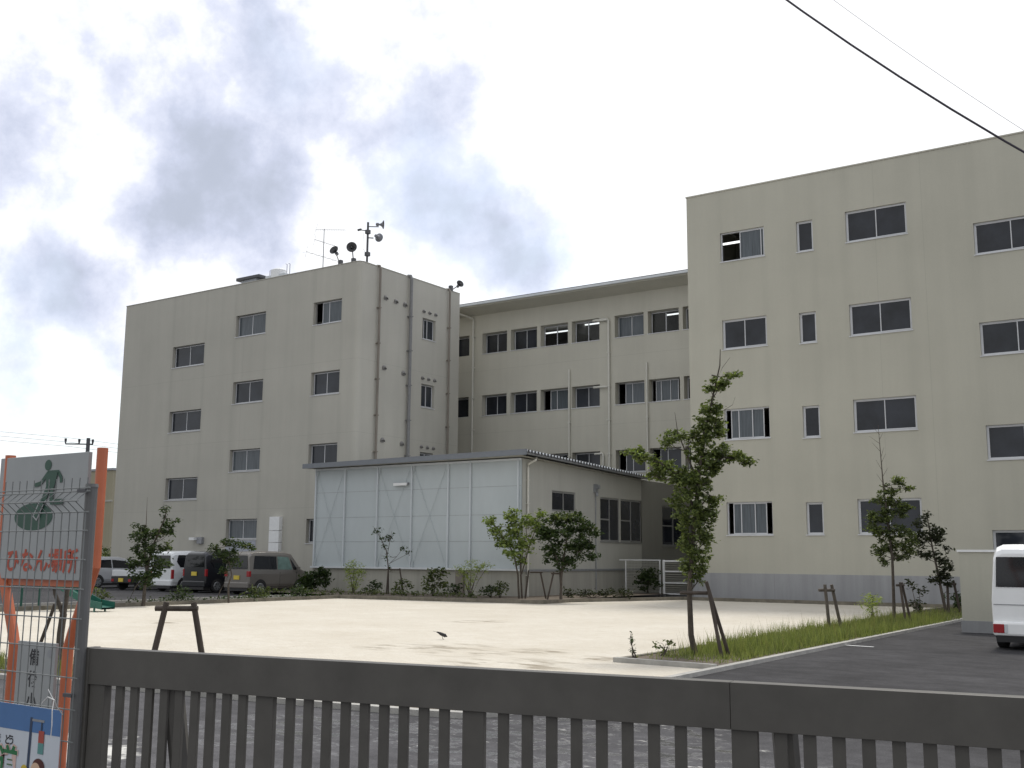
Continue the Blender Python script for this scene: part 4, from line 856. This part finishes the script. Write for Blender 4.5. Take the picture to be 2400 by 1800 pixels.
# trees of the car park strip
K = (410, 1040, 287.6)
CL = [(560, 190, 28, 38), (545, 270, 18, 18), (590, 340, 56, 46), (662, 296, 38, 11), (300, 335, 38, 18), (370, 360, 48, 28), (330, 430, 52, 46), (430, 420, 64, 56), (520, 400, 56, 46), (620, 392, 38, 36), (590, 520, 38, 36), (400, 510, 76, 56), (480, 560, 86, 56), (330, 560, 46, 46), (400, 650, 110, 74), (560, 680, 84, 56), (300, 680, 56, 56), (400, 780, 100, 56), (500, 742, 76, 56), (420, 850, 46, 46)]
tree('young_tree', (-28.55, 21.7, .04), 'dense dark green young tree in front of the white kei wagon', 'tree', [(cpts([(410, 1045), (412, 900), (425, 700), (470, 500), (560, 260), (565, 170)], *K), .06, .01), (cpts([(420, 760), (395, 550), (392, 330), (388, 80)], *K), .03, .003), (cpts([(260, 1045), (330, 880), (400, 800)], *K), .02, .02)], conv(CL, *K), 330, .10, 'leaf_dark', 12,
     extra=(conv([(320, 400, 50, 40), (350, 450, 50, 30), (500, 400, 50, 30), (590, 500, 40, 40)], *K), 200, 'leaf_mid'))
K = (1200, 1000, 267)
CL = [(1150, 470, 56, 26), (1040, 522, 46, 26), (1230, 482, 56, 32), (1330, 502, 56, 26), (1390, 522, 26, 16), (1100, 572, 64, 36), (1200, 582, 84, 46), (1250, 642, 46, 36), (1150, 652, 56, 36), (1160, 722, 46, 36)]
tree('young_tree', (-28.45, 25.0, .04), 'small flat-topped tree in front of the black kei wagon', 'tree', [(cpts([(1200, 1005), (1190, 850), (1215, 760), (1190, 650), (1180, 500)], *K), .035, .008), (cpts([(1090, 1000), (1120, 900), (1190, 760)], *K), .018, .012), (cpts([(1200, 700), (1320, 520)], *K), .012, .004)], conv(CL, *K), 330, .10, 'leaf_dark', 14,
     extra=(conv([(1150, 480, 50, 24), (1330, 500, 50, 24), (1050, 530, 40, 20)], *K), 200, 'leaf_mid'))
tree('young_tree', (-14.1, 9.35, .04), 'dark forked tree behind the evacuation sign', 'tree', [([(0, 0), (.0, .45), (.02, .72)], .052, .05), ([(.02, .7), (-.12, 1.0), (-.22, 1.5), (-.25, 1.9)], .035, .012), ([(.02, .7), (.06, 1.1), (.10, 1.5), (.05, 2.1)], .042, .012), ([(-.45, 0, .2), (-.15, .85, .1)], .025, .025)],
     [(-.2, 1.75, .35, .25), (.1, 2.0, .35, .25), (-.1, 1.5, .3, .15)], 260, .09, 'leaf_dark', 16)
# shrubs of the annex bed   (u,z in metres around each base)
def shrub(name, base, label, cat, clumps, dens, size, m, seed, stems=4, h=.8, **k):
    g = random.Random(seed); lim = []
    for i in range(stems):
        c = clumps[i % len(clumps)]; lim.append(([(g.uniform(-.06, .06), 0, g.uniform(-.05, .05)), (c[0] * .5, c[1] * .55, 0), (c[0], c[1], 0)], .014, .004))
    k.setdefault('DM', 3.0); return tree(name, base, label, cat, lim, clumps, dens, size, m, seed, **k)
shrub('bamboo_clump', (-29.95, 32.7, .13), 'feathery yellow-green clump at the left end of the annex front', 'shrub', [(-.05, .35, .30, .30), (0, .75, .34, .30), (-.2, .95, .22, .20), (.25, .85, .22, .24), (.0, 1.12, .2, .16)], 300, .13, 'leaf_yel', 21, 9, aspect=.16, droop=.1)
shrub('bamboo_clump', (-24.1, 32.6, .13), 'yellow-green clump spreading upward in front of the annex base', 'shrub', [(0, .45, .18, .3), (-.1, .85, .32, .25), (.35, 1.05, .32, .18), (-.4, 1.02, .26, .14), (.65, 1.12, .18, .1), (.05, 1.15, .25, .2)], 280, .13, 'leaf_yel', 22, 10, aspect=.16)
tree('sapling', (-28.2, 32.8, .13), 'nearly bare sapling with crooked twigs before the blue-grey panels', 'sapling', [([(0, 0), (-.02, 1.0), (-.12, 1.7), (-.38, 2.2), (-.62, 2.58)], .03, .006), ([(-.08, 1.5), (.02, 2.1), (.08, 2.45)], .014, .004), ([(0, 1.15), (.3, 1.45), (.62, 1.9)], .01, .003), ([(.05, 1.2), (.7, 1.55), (.95, 1.75)], .008, .003)],
     [(-.5, 2.45, .16, .12), (-.25, 2.1, .12, .12), (.0, 2.2, .14, .18), (-.18, 1.8, .1, .1), (-.1, 1.45, .1, .12), (.05, 1.0, .08, .1), (.55, 1.75, .12, .08), (.75, 1.6, .1, .06)], 190, .10, 'leaf_dark', 23)
stake((-28.1, 32.75, .13), [((-.12, 0), (-.06, 1.0)), ((.55, 0), (.38, 1.0))], [((-.12, .95), (.42, .95))], 'two-post stake at the nearly bare sapling', 'wood', .03)
for i, (x, h, w__, nm) in enumerate(((-28.75, .45, .4, 'low dark shrub left of the bare sapling stake'), (-27.35, .5, .35, 'low dark shrub right of the bare sapling stake'), (-24.9, .42, .35, 'low shrub between the tall dark shrub and the hatch'), (-22.9, .5, .3, 'thin low shrub left of the lime green tree'), (-23.4, .4, .35, 'low leafy shrub right of the yellow-green clump'))):
    shrub('shrub', (x, 32.5 + .1 * i, .13), nm, 'shrub', [(-.12, h * .5, w__ * .7, h * .4), (.15, h * .7, w__ * .6, h * .35), (0, h, w__ * .4, h * .2)], 240, .10, 'leaf_mid' if i % 2 else 'leaf_dark', 30 + i)
shrub('shrub', (-25.8, 32.6, .13), 'taller broad-leaved dark shrub in front of the concrete base', 'shrub', [(-.1, .35, .2, .2), (-.05, .75, .2, .12), (.05, .95, .16, .1), (.32, .9, .1, .2), (.3, .45, .14, .2), (-.25, .6, .15, .1)], 260, .15, 'leaf_mid', 40)
CLb = [(1072, 475, 26, 34), (1100, 530, 36, 34), (1190, 432, 34, 34), (1210, 492, 44, 44), (1290, 470, 44, 34), (1350, 432, 26, 26), (1332, 500, 34, 34), (1150, 582, 52, 34), (1222, 562, 62, 44), (1270, 602, 44, 44), (1190, 650, 44, 30), (1240, 680, 34, 26)]
K = (1240, 890, 153)
tree('young_tree', (-21.95, 32.75, .13), 'lime green vase-shaped young tree at the annex corner', 'tree', [(cpts([(1232, 892), (1225, 760), (1200, 640), (1100, 500), (1072, 460)], *K), .04, .008), (cpts([(1248, 892), (1240, 740), (1235, 600), (1200, 430)], *K), .04, .008), (cpts([(1245, 760), (1290, 600), (1350, 430)], *K), .025, .006)], conv(CLb, *K), 260, .12, 'leaf_lime', 50, extra=(conv(CLb[:8], *K), 120, 'leaf'))
stake((-21.7, 32.9, .13), [((.62, 0), (.42, .95)), ((-.12, 0), (.0, 1.0))], [((.05, .93), (.5, .93))], 'stake with crossbar at the lime green tree', 'wood', .032)
K = (1465, 890, 150)
CLd = [(1450, 470, 66, 34), (1540, 470, 76, 34), (1600, 502, 46, 34), (1645, 540, 26, 26), (1400, 540, 56, 34), (1500, 552, 100, 56), (1600, 602, 36, 26), (1420, 622, 46, 36), (1550, 622, 76, 36), (1622, 662, 36, 22), (1440, 672, 56, 32), (1520, 692, 56, 26), (1480, 722, 36, 18), (1372, 562, 36, 36)]
tree('young_tree', (-20.35, 32.9, .13), 'dark round-headed young tree beside the annex side wall', 'tree', [(cpts([(1465, 895), (1468, 780), (1480, 680), (1500, 560), (1540, 460)], *K), .05, .012), (cpts([(1472, 760), (1430, 640), (1400, 540)], *K), .025, .008), (cpts([(1475, 730), (1560, 640), (1620, 600)], *K), .02, .006)], conv(CLd, *K), 300, .12, 'leaf_dark', 52,
     extra=(conv([(1500, 460, 110, 22), (1620, 520, 40, 20), (1400, 520, 40, 20)], *K), 150, 'leaf_mid'))
stake((-20.45, 32.9, .13), [((-.38, 0), (-.16, .95)), ((.12, 0, .1), (.06, .95, .05))], [((-.25, .9), (.15, .9))], 'stake at the dark round-headed tree', 'wood', .032)
shrub('shrub', (-21.2, 41.2, .13), 'round dark bush behind the pale mesh fence', 'shrub', [(0, .45, .5, .42), (.1, .8, .35, .25), (-.2, .7, .3, .25)], 330, .11, 'leaf_dark', 55)
o = shrub('ground_shrub', (-20.4, 35.2, .13), 'creeping low shrub along the annex side wall', 'shrub', [(-.9, .14, .35, .14), (-.3, .18, .4, .16), (.3, .16, .4, .15), (.9, .2, .4, .18), (1.3, .14, .3, .12)], 260, .10, 'leaf_olive', 56)
shrub('shrub', (-32.3, 32.9, .10), 'dark drooping plant beside the bronze kei wagon', 'shrub', [(-.3, .5, .3, .3), (.2, .7, .3, .22), (.45, .5, .2, .2), (-.1, .3, .3, .25), (.35, .85, .15, .1)], 300, .16, 'leaf_dark', 57, droop=.6)
for i, (y, lb) in enumerate(((20.3, 'weedy shrub at the foot of the dense dark tree'), (23.3, 'weedy shrub between the two car park trees'), (26.6, 'weedy shrub right of the flat-topped tree'), (28.6, 'small weedy shrub at the far end of the car park strip'))):
    shrub('shrub', (-28.9, y, .04), lb, 'shrub', [(-.15, .2, .3, .2), (.2, .25, .25, .2), (.0, .42, .2, .12)], 200, .10, 'leaf_dark' if i % 2 else 'leaf_mid', 60 + i)
V, n_ = leaves([(-9.5 + .42 * k, .10, .30, .09 + .05 * math.sin(k * 1.7), .5 + .5 * abs(math.sin(k * 2.3))) for k in range(24)], 700, .10, .35, 91)
gc = quad_mesh('ground_cover', V, n_, 'leaf_mid', None); gc.location = (-23.6, 31.9, .13); gc.rotation_euler = (0, 0, -R(26)); gc['kind'] = 'stuff'; tag(gc, 'low green ground cover along the edge of the annex bed', 'ground cover')
V, n_ = leaves([(-4.2 + .42 * k, .10, .28, .09, .5 + .5 * abs(math.sin(k * 1.3))) for k in range(20)], 500, .10, .35, 92)
gc = quad_mesh('ground_cover', V, n_, 'leaf_dark', None); gc.location = (-28.9, 25.5, .04); gc.rotation_euler = (0, 0, R(54)); gc['kind'] = 'stuff'; tag(gc, 'dark ground cover under the car park trees', 'ground cover')
# weeds by the bed
shrub('weed', (-8.17, 15.35, .03), 'tall thin weed at the near corner of the grass bed', 'weed', [(0, .12, .08, .08), (-.02, .25, .05, .08), (-.03, .36, .03, .06)], 260, .06, 'leaf_dark', 70, 3)
shrub('weed', (-7.95, 16.0, .05), 'broad low weed left of the slim tree trunk', 'weed', [(0, .14, .18, .1), (.08, .22, .1, .06)], 160, .07, 'leaf_mid', 71, 4)
shrub('weed', (-8.2, 28.2, .05), 'pale yellow-green tuft near the tree with a bare leader', 'weed', [(0, .35, .22, .25), (.05, .6, .2, .15)], 420, .12, 'leaf_yel', 72, 6, aspect=.14)
shrub('weed', (-7.9, 31.5, .05), 'leggy dark weed between the two far trees', 'weed', [(0, .3, .2, .2), (.1, .7, .15, .12), (-.15, .9, .12, .1)], 300, .10, 'leaf_olive', 73, 4)
shrub('shrub', (-7.4, 35.5, .05), 'low shrub at the foot of the low beige wall end', 'shrub', [(0, .3, .35, .3), (.3, .4, .3, .25), (-.4, .35, .3, .25)], 260, .10, 'leaf_dark', 74)
# grass
def grass(name, pts_fn, n_, hmin, hmax, w_, m, seed):
    g = np.random.default_rng(seed); x, y, z, h = pts_fn(g, n_); n_ = len(x); a = g.random(n_) * 6.283; l_ = g.normal(size=(n_, 2)) * .22
    H_ = hmin + (hmax - hmin) * h; ww = w_ * (.6 + .8 * g.random(n_)); b0 = np.stack([x - np.cos(a) * ww, y - np.sin(a) * ww, z], 1); b1 = np.stack([x + np.cos(a) * ww, y + np.sin(a) * ww, z], 1)
    tp = np.stack([x + l_[:, 0] * H_, y + l_[:, 1] * H_, z + H_], 1); V = np.stack([b0, b1, tp], 1).reshape(-1, 3)
    o = quad_mesh(name, V, n_, m, None, 3); o['kind'] = 'stuff'; return o
def bedpts(g, n_):
    y = 15.4 + 22 * g.random(n_) ** 1.15; x = -8.2 + 1.56 * g.random(n_)
    k = .5 + .5 * np.sin(x * 5.1 + y * 1.7) * np.cos(y * 2.3 + 1) ; k2 = .5 + .5 * np.sin(x * 11 + y * 4.7) * np.cos(y * 7.3 - x * 6); h = g.random(n_) ** 1.5 * (.35 + .65 * k)
    den = np.clip((y - 15.4) / 1.3, .12, 1) * np.where(y > 30, .35, 1) * np.where((x < -7.9) & (y < 17.5), .3, 1); den = den * (.15 + .85 * k2); keep = g.random(n_) < den; h = h * np.clip((y - 15.2) / 2.2, .25, 1) * np.where(y > 30, .6, 1)
    return x[keep], y[keep], np.full(keep.sum(), .05), h[keep]
gr = grass('bed_grass', bedpts, 56000, .05, .40, .006, 'grass', 5); tag(gr, 'tall unmown grass filling the bed along the driveway', 'grass')
def tallpts(g, n_):
    x, y, z, h = bedpts(g, n_); k = (np.sin(x * 9 + y * 3.1) * np.sin(y * 5.3 + x * 2) > .15); return x[k], y[k], z[k], h[k]
gr = grass('seed_grass', tallpts, 4200, .25, .68, .004, 'seed', 15); tag(gr, 'taller seeding grass stalks scattered through the driveway bed', 'grass')
def strippts(g, n_):
    x = -28 + 21 * g.random(n_); base = 8.45 + (x + 12.2) * .108; y = base + 1.2 * g.random(n_); k = .5 + .5 * np.sin(x * 3.3) * np.sin(y * 4 + x); keep = g.random(n_) < np.where(x > -11.5, .25 + .4 * k, 1.0)
    return x[keep], y[keep], np.full(keep.sum(), .05), (g.random(n_) ** 1.5 * (.3 + .7 * k))[keep]
gr = grass('strip_grass', strippts, 16000, .05, .26, .006, 'grass', 6); tag(gr, 'short grass strip along the kerb behind the gate', 'grass')
# hedge and bushes at the far left
for i, (x, y, z, r, lb) in enumerate(((-52.0, 33.5, 0, 1.0, 'dark bush beyond the silver hatchback'), (-58, 40.0, 0, 1.3, 'green bush at the far corner of the left wing'), (-61, 43, 0, 1.5, 'green bush before the neighbouring house'), (-50, 27, 0, 1.1, 'dark bush behind the sign, left of the hatchback'), (-46, 23, 0, 1.1, 'dark hedge bush behind the slide'), (-42, 19, 0, 1.1, 'dark hedge bush at the left edge behind the slide'))):
    shrub('bush', (x, y, z), lb, 'bush', [(0, r * .7, r, r * .7), (-r * .8, r * .6, r * .7, r * .55), (r * .8, r * .6, r * .7, r * .55)], 60, .22, 'leaf_dark' if i != 1 else 'leaf_mid', 80 + i)

# ================================================================== bird
bd = thing('bird', (-13.1, 16.84, .03), 'small dark bird feeding on the sand', 'bird'); bd.scale = (.82, .82, .82)
def bl(u, z, d=0): return loc2(u, z, d)
me = bpy.data.meshes.new('body'); pts = [bl(-.135, .165), bl(-.075, .148), bl(-.02, .118), (bl(.045, .088)), bl(.085, .078), bl(.108, .066), bl(.128, .048)]
me.from_pydata([tuple(p) for p in pts], [(i, i + 1) for i in range(len(pts) - 1)], []); ob = bpy.data.objects.new('body', me); COL.objects.link(ob); ob.parent = bd; me.materials.append(MT['bird'])
sk = ob.modifiers.new('skin', 'SKIN'); rr_ = [.010, .026, .046, .045, .026, .026, .006]
for v_, r_ in zip(me.skin_vertices[0].data, rr_): v_.radius = (r_, r_ * .95)
me.skin_vertices[0].data[3].use_root = True
s_ = ob.modifiers.new('sub', 'SUBSURF'); s_.levels = 2; s_.render_levels = 2
for d in (-.016, .016): MB().tube([bl(.02, .06, d), bl(.012, .03, d), bl(.022, .0, d)], [.006, .004, .004], 6).tube([bl(.022, .003, d), bl(.05, .002, d)], .003, 4).build('leg', 'bird', bd)
MB().quad(bl(-.135, .168, -.02), bl(-.135, .168, .02), bl(-.21, .186, .025), bl(-.21, .186, -.025)).quad(bl(-.135, .160, -.02), bl(-.21, .180, -.025), bl(-.21, .180, .025), bl(-.135, .160, .02)).build('tail', 'bird', bd)

# ================================================================== evacuation sign
YG = 4.0; sg = thing('evacuation_sign', (-6.27, YG, 0), 'orange-framed evacuation site sign with green running figure and red lettering', 'sign')
def q_(x, z, d=0): return (x + 6.27, d, z)
MB().box(-6.83 + 6.27, -5.87 + 6.27, 0, .025, 1.44, 2.22).build('sign_board', 'board', sg, bevel=.003)
for s, xs in (('l', (-6.77, -6.77, -6.60, -6.56, -6.56)), ('r', (-5.78, -5.78, -5.95, -5.99, -5.99))):
    z_ = (2.24, 1.52, 1.14, 1.04, 0); MB().tube([q_(x, z, .03) for x, z in zip(xs, z_)], .033, 14).build('post', 'orange', sg, smooth=False)
MB().box(-6.70 + 6.27, -5.85 + 6.27, .03, .06, 1.40, 1.44).build('cross_rail', 'orange', sg)
MB().box(-6.47 + 6.27, -6.07 + 6.27, .0, .02, .25, 1.06).build('name_plaque', 'board', sg)
MB().disc(q_(-6.125, 1.0, -.003), ((1, 0, 0), (0, 0, 1)), .024, 18).build('emblem', 'metal_grey', sg)
def S2(x, y): return (-6.72 + (.625 * x - 105) * .00111, 2.22 - (.625 * y - 285) * .00064)
def stroke(b_, pts, w, y):
    for (x0, z0), (x1, z1) in zip(pts, pts[1:]):
        d = Vector((x1 - x0, z1 - z0)).normalized(); n_ = Vector((-d.y, d.x)) * w / 2; e = d * w * .2
        b_.quad(q_(x0 + n_.x - e.x, z0 + n_.y - e.y, y), q_(x0 - n_.x - e.x, z0 - n_.y - e.y, y), q_(x1 - n_.x + e.x, z1 - n_.y + e.y, y), q_(x1 + n_.x + e.x, z1 + n_.y + e.y, y))
        y -= .00015
b = MB(); c = S2(793, 620); b.disc(q_(c[0], c[1], -.003), ((1, 0, 0), (0, 0, 1)), .036, 24, .034)
c = S2(615, 1430); b.disc(q_(c[0], c[1], -.0022), ((1, 0, 0), (0, 0, 1)), .208, 40, .086)
stroke(b, [S2(800, 745), S2(960, 745)], .030, -.003); stroke(b, [S2(965, 750), S2(1008, 830), S2(1012, 895)], .026, -.0045); stroke(b, [S2(800, 750), S2(740, 850), S2(700, 905), S2(620, 930)], .026, -.006)
b.quad(*[q_(*S2(x, y), -.0075) for x, y in ((780, 740), (780, 800), (800, 1000), (910, 1010), (950, 800), (960, 740))])
stroke(b, [S2(830, 980), S2(765, 1190)], .048, -.0085); stroke(b, [S2(895, 980), S2(890, 1205), S2(1060, 1205)], .034, -.0105)
b.build('running_figure', 'sign_green', sg)
b = MB(); stroke(b, [S2(745, 1230), S2(670, 1440)], .055, -.0125); b.build('leg_outline', 'board', sg)
b = MB(); stroke(b, [S2(760, 1200), S2(675, 1425)], .036, -.0135); b.build('leg_figure', 'sign_green', sg)
def text(name, body, size, pos, m, parent, stretch=(1, 1), bold=0, align='LEFT'):
    cu = bpy.data.curves.new(name, 'FONT'); cu.body = body; cu.size = size; cu.align_x = align; cu.offset = bold; cu.resolution_u = 4
    to = bpy.data.objects.new(name + '_tmp', cu); COL.objects.link(to); bpy.context.view_layer.update()
    me = bpy.data.meshes.new_from_object(to); bpy.data.objects.remove(to)
    o = bpy.data.objects.new(name, me); COL.objects.link(o); me.materials.clear(); me.materials.append(MT[m]); o.parent = parent; o.rotation_euler = (R(90), 0, 0); o.location = pos; o.scale = (stretch[0], stretch[1], 1)
    return o
text('lettering', 'ひなん場所', .155, q_(-6.68, 1.50, -.003), 'sign_red', sg, bold=.004)
for ch, z in (('備', .93), ('後', .80), ('小', .67)): text('plaque_lettering', ch, .105, q_(-6.285, z, -.002), 'ink', sg, align='CENTER', bold=.0015)

# ================================================================== mesh fence, poster
YF = 2.9; mf = thing('mesh_fence', (-4.22, YF, 0), 'grey welded wire fence with triangular top beside the gate', 'fence')
MB().tube([(0, 0, 0), (0, 0, 1.89)], .026, 12).tube([(0, 0, 1.89), (0, 0, 1.905)], [.029, .026], 12).build('post', 'fence_post', mf)
MB().tube([(-2.0, 0, 0), (-2.0, 0, 1.89)], .036, 12).build('post', 'fence_post', mf)
prof = [(0, .05), (0, 1.78), (-.055, 1.825), (0, 1.87), (.0, 1.93)]
t = MB()
for k in range(36):
    x = .035 - k * .0575; t.tube([(x, y - .045, z) for y, z in prof], .0028, 5, False)
for y, z in [(0, z) for z in (.1, .22, .34, .46, .58, .7, .82, .95, 1.08, 1.20, 1.325, 1.45, 1.575, 1.70, 1.78)] + [(-.055, 1.825), (0, 1.87), (0, 1.885)]:
    t.tube([(.06, y - .048, z), (-2.1, y - .048, z)], .0030, 5)
t.build('wire_panel', 'wire', mf)
MB().box(-.03, .03, -.052, -.036, 1.865, 1.88).build('clamp', 'dark_metal', mf); MB().box(-.03, .03, -.052, -.036, 1.0, 1.015).build('clamp', 'dark_metal', mf)
ps = thing('poster', (-4.22, YF - .06, 0), 'blue and white road safety poster tied to the wire fence', 'poster')
def pq(x, z, d=0): return (x + 4.22, d, z)
def prect(name, x0, x1, z0, z1, d, m, tilt=0): return MB().quad(pq(x0 + tilt, z0, d), pq(x1 + tilt, z0, d), pq(x1, z1, d), pq(x0, z1, d)).build(name, m, ps)
MB().box(-4.98 + 4.22, -4.235 + 4.22, 0, .003, .10, .945).build('sheet', 'poster', ps)
prect('blue_header', -4.98, -4.235, .838, .945, -.001, 'poster_blue')
prect('signal_pole', -4.455, -4.437, .30, .90, -.002, 'p_navy', -.012); prect('signal_arm', -4.44, -4.35, .885, .895, -.0025, 'metal_grey')
prect('signal_red', -4.385, -4.345, .80, .85, -.003, 'p_red'); prect('signal_teal', -4.385, -4.345, .755, .80, -.003, 'p_teal'); prect('signal_hanger', -4.372, -4.362, .85, .885, -.003, 'p_navy')
MB().disc(pq(-4.475, .675, -.003), ((1, 0, 0), (0, 0, 1)), .026, 12).build('push_button_box', 'p_yel', ps); MB().disc(pq(-4.470, .676, -.004), ((1, 0, 0), (0, 0, 1)), .011, 12).build('push_button', 'p_navy', ps)
MB().disc(pq(-4.372, .700, -.003), ((1, 0, 0), (0, 0, 1)), .045, 20, .036).build('child_hair', 'p_hair', ps); MB().disc(pq(-4.390, .688, -.004), ((1, 0, 0), (0, 0, 1)), .034, 18, .030).build('child_face', 'p_skin', ps)
MB().quad(pq(-4.44, .50, -.003), pq(-4.31, .50, -.003), pq(-4.335, .655, -.003), pq(-4.41, .655, -.003)).build('child_shirt', 'p_shirt', ps)
for ch, x in (('ほ', -4.70), ('ど', -4.625), ('う', -4.595)): text('small_lettering', ch, .045, pq(x - .015, .775, -.002), 'ink', ps, bold=.001)
text('kanji_outline', '歩道', .150, pq(-4.83, .640, -.002), 'p_pink', ps, bold=.010); text('kanji_lettering', '歩道', .150, pq(-4.83, .640, -.003), 'poster_green', ps, bold=.004)
t = MB(); t.tube([(-.005, -.002, .93), (.02, -.05, .97), (.04, -.075, 1.0), (.0, -.08, 1.01), (-.04, -.07, .99), (-.07, -.06, .975)], .0025, 5); t.tube([(.03, -.07, 1.0), (.045, -.085, .96), (.05, -.085, .90), (.04, -.08, .85)], .0022, 5); t.tube([(.03, -.072, 1.0), (.01, -.08, 1.03), (.0, -.08, 1.04)], .002, 4); t.build('tie_string', 'string', ps)

# ================================================================== sliding gate
P0 = Vector((-4.19, 2.95, 0)); gd = Vector((3.58, .65, 0)).normalized()
gtA = thing('sliding_gate', P0, 'dark bronze slatted sliding gate across the driveway entrance', 'gate', rz=math.atan2(gd.y, gd.x))
GE = 6.6
MB().box(0, 2.765, -.03, .03, 1.05, 1.20).build('top_rail', 'gate', gtA, bevel=.0015); MB().box(2.7665, GE, -.03, .03, 1.05, 1.20).build('top_rail', 'gate', gtA, bevel=.0015)
MB().box(-.03, .0, -.034, .034, .05, 1.203).build('end_stile', 'gate', gtA, bevel=.003); MB().box(0.005, .088, -.022, .022, .05, 1.05).build('end_post', 'gate', gtA, bevel=.003)
MB().box(0, GE, -.03, .03, .06, .16).build('bottom_rail', 'gate', gtA, bevel=.004)
wide = [.909, 1.826, 2.806, 3.76, 4.72, 5.68]
for w_ in wide: MB().box(w_ - .043, w_ + .043, -.013, .013, .16, 1.05).build('stile', 'gate', gtA, bevel=.003)
sl_ = [.156 + .0801 * k for k in range(9)]
for a_, c_ in zip(wide, wide[1:]):
    m0, m1 = a_ + .116, c_ - .122; sl_ += [m0 + (m1 - m0) * k / 8 for k in range(9)]
for s in sl_: MB().box(s - .020, s + .020, -.008, .008, .16, 1.05).build('slat', 'gate', gtA, bevel=.002)
for x0, x1 in ((.40, .52), (2.925, 2.95)):
    b = MB(); b.tube([(x0, .045, 1.05), (x1 + .02, .10, .05)], .042, 8); b.build('brace', 'gate', gtA)

# ================================================================== overhead cables, far pole, neighbour
def cable(pts, r, m, label, name='overhead_cable', group=None):
    c0 = Vector(pts[0]); t = MB(); P_ = [Vector(p) for p in pts]; a, d = P_[0], P_[-1]
    t.tube([tuple(p) for p in pts], r, 6); o = t.build(name, m); return tag(o, label, 'cable', group)
def ext(p, q, f, sag):
    p, q = Vector(p), Vector(q); out_ = []
    for k in range(17):
        s = -f + (1 + 2 * f) * k / 16; out_.append(tuple(p + (q - p) * s + Vector((0, 0, -sag * 4 * s * (1 - s)))))
    return out_
cable(ext((-4.61, 13.22, 9.01), (-1.95, 13.86, 6.51), 1.2, .06), .014, 'cable', 'thick dark overhead cable crossing the upper right sky')
cable(ext((-6.35, 21.06, 13.11), (-3.03, 21.79, 9.74), 1.0, .05), .005, 'cable_pale', 'faint thin overhead wire beyond the thick cable')
pl = thing('utility_pole', (-78.6, 53.4, 0), 'distant concrete utility pole with crossarm and insulators', 'utility pole')
MB().tube([(0, 0, 0), (0, 0, 11.0)], [.22, .15], 10).build('pole', 'dark_metal', pl)
t = MB(); t.tube([(-1.0, -1.4, 10.45), (.25, .25, 10.5)], .06, 6); t.build('crossarm', 'dark_metal', pl)
for k, s in ((0, 0), (.5, .5), (1, 1)):
    x, y = -1.0 + 1.25 * k, -1.4 + 1.65 * k; MB().tube([(x, y, 10.45), (x, y, 10.75), (x, y, 10.9)], [.04, .1, .1], 8).build('insulator', 'dark_metal', pl)
for i, (dz, lb) in enumerate(((0, 'topmost faint wire left of the far utility pole'), (-.35, 'middle faint wire at the far utility pole'), (-.7, 'lowest faint wire at the far utility pole'))):
    cable([(-90, 36, 11.9 + dz), (-79.4, 52.2, 10.95 + dz), (-70, 66, 9.4 + dz)], .015, 'cable_pale', lb)
nb = thing('neighbour_house', (-93.0, 62, 0), 'tan neighbouring building behind the left end of the school', 'building')
MB().box(0, 5.9, 0, 8, 0, 9.3).build('wall', 'nbr', nb); MB().box(-.1, 6.0, -.1, 8.1, 9.3, 9.5).build('roof', 'metal_grey', nb); MB().box(0, 6.05, -.06, .0, 6.4, 6.55).build('floor_band', 'wall_a', nb)
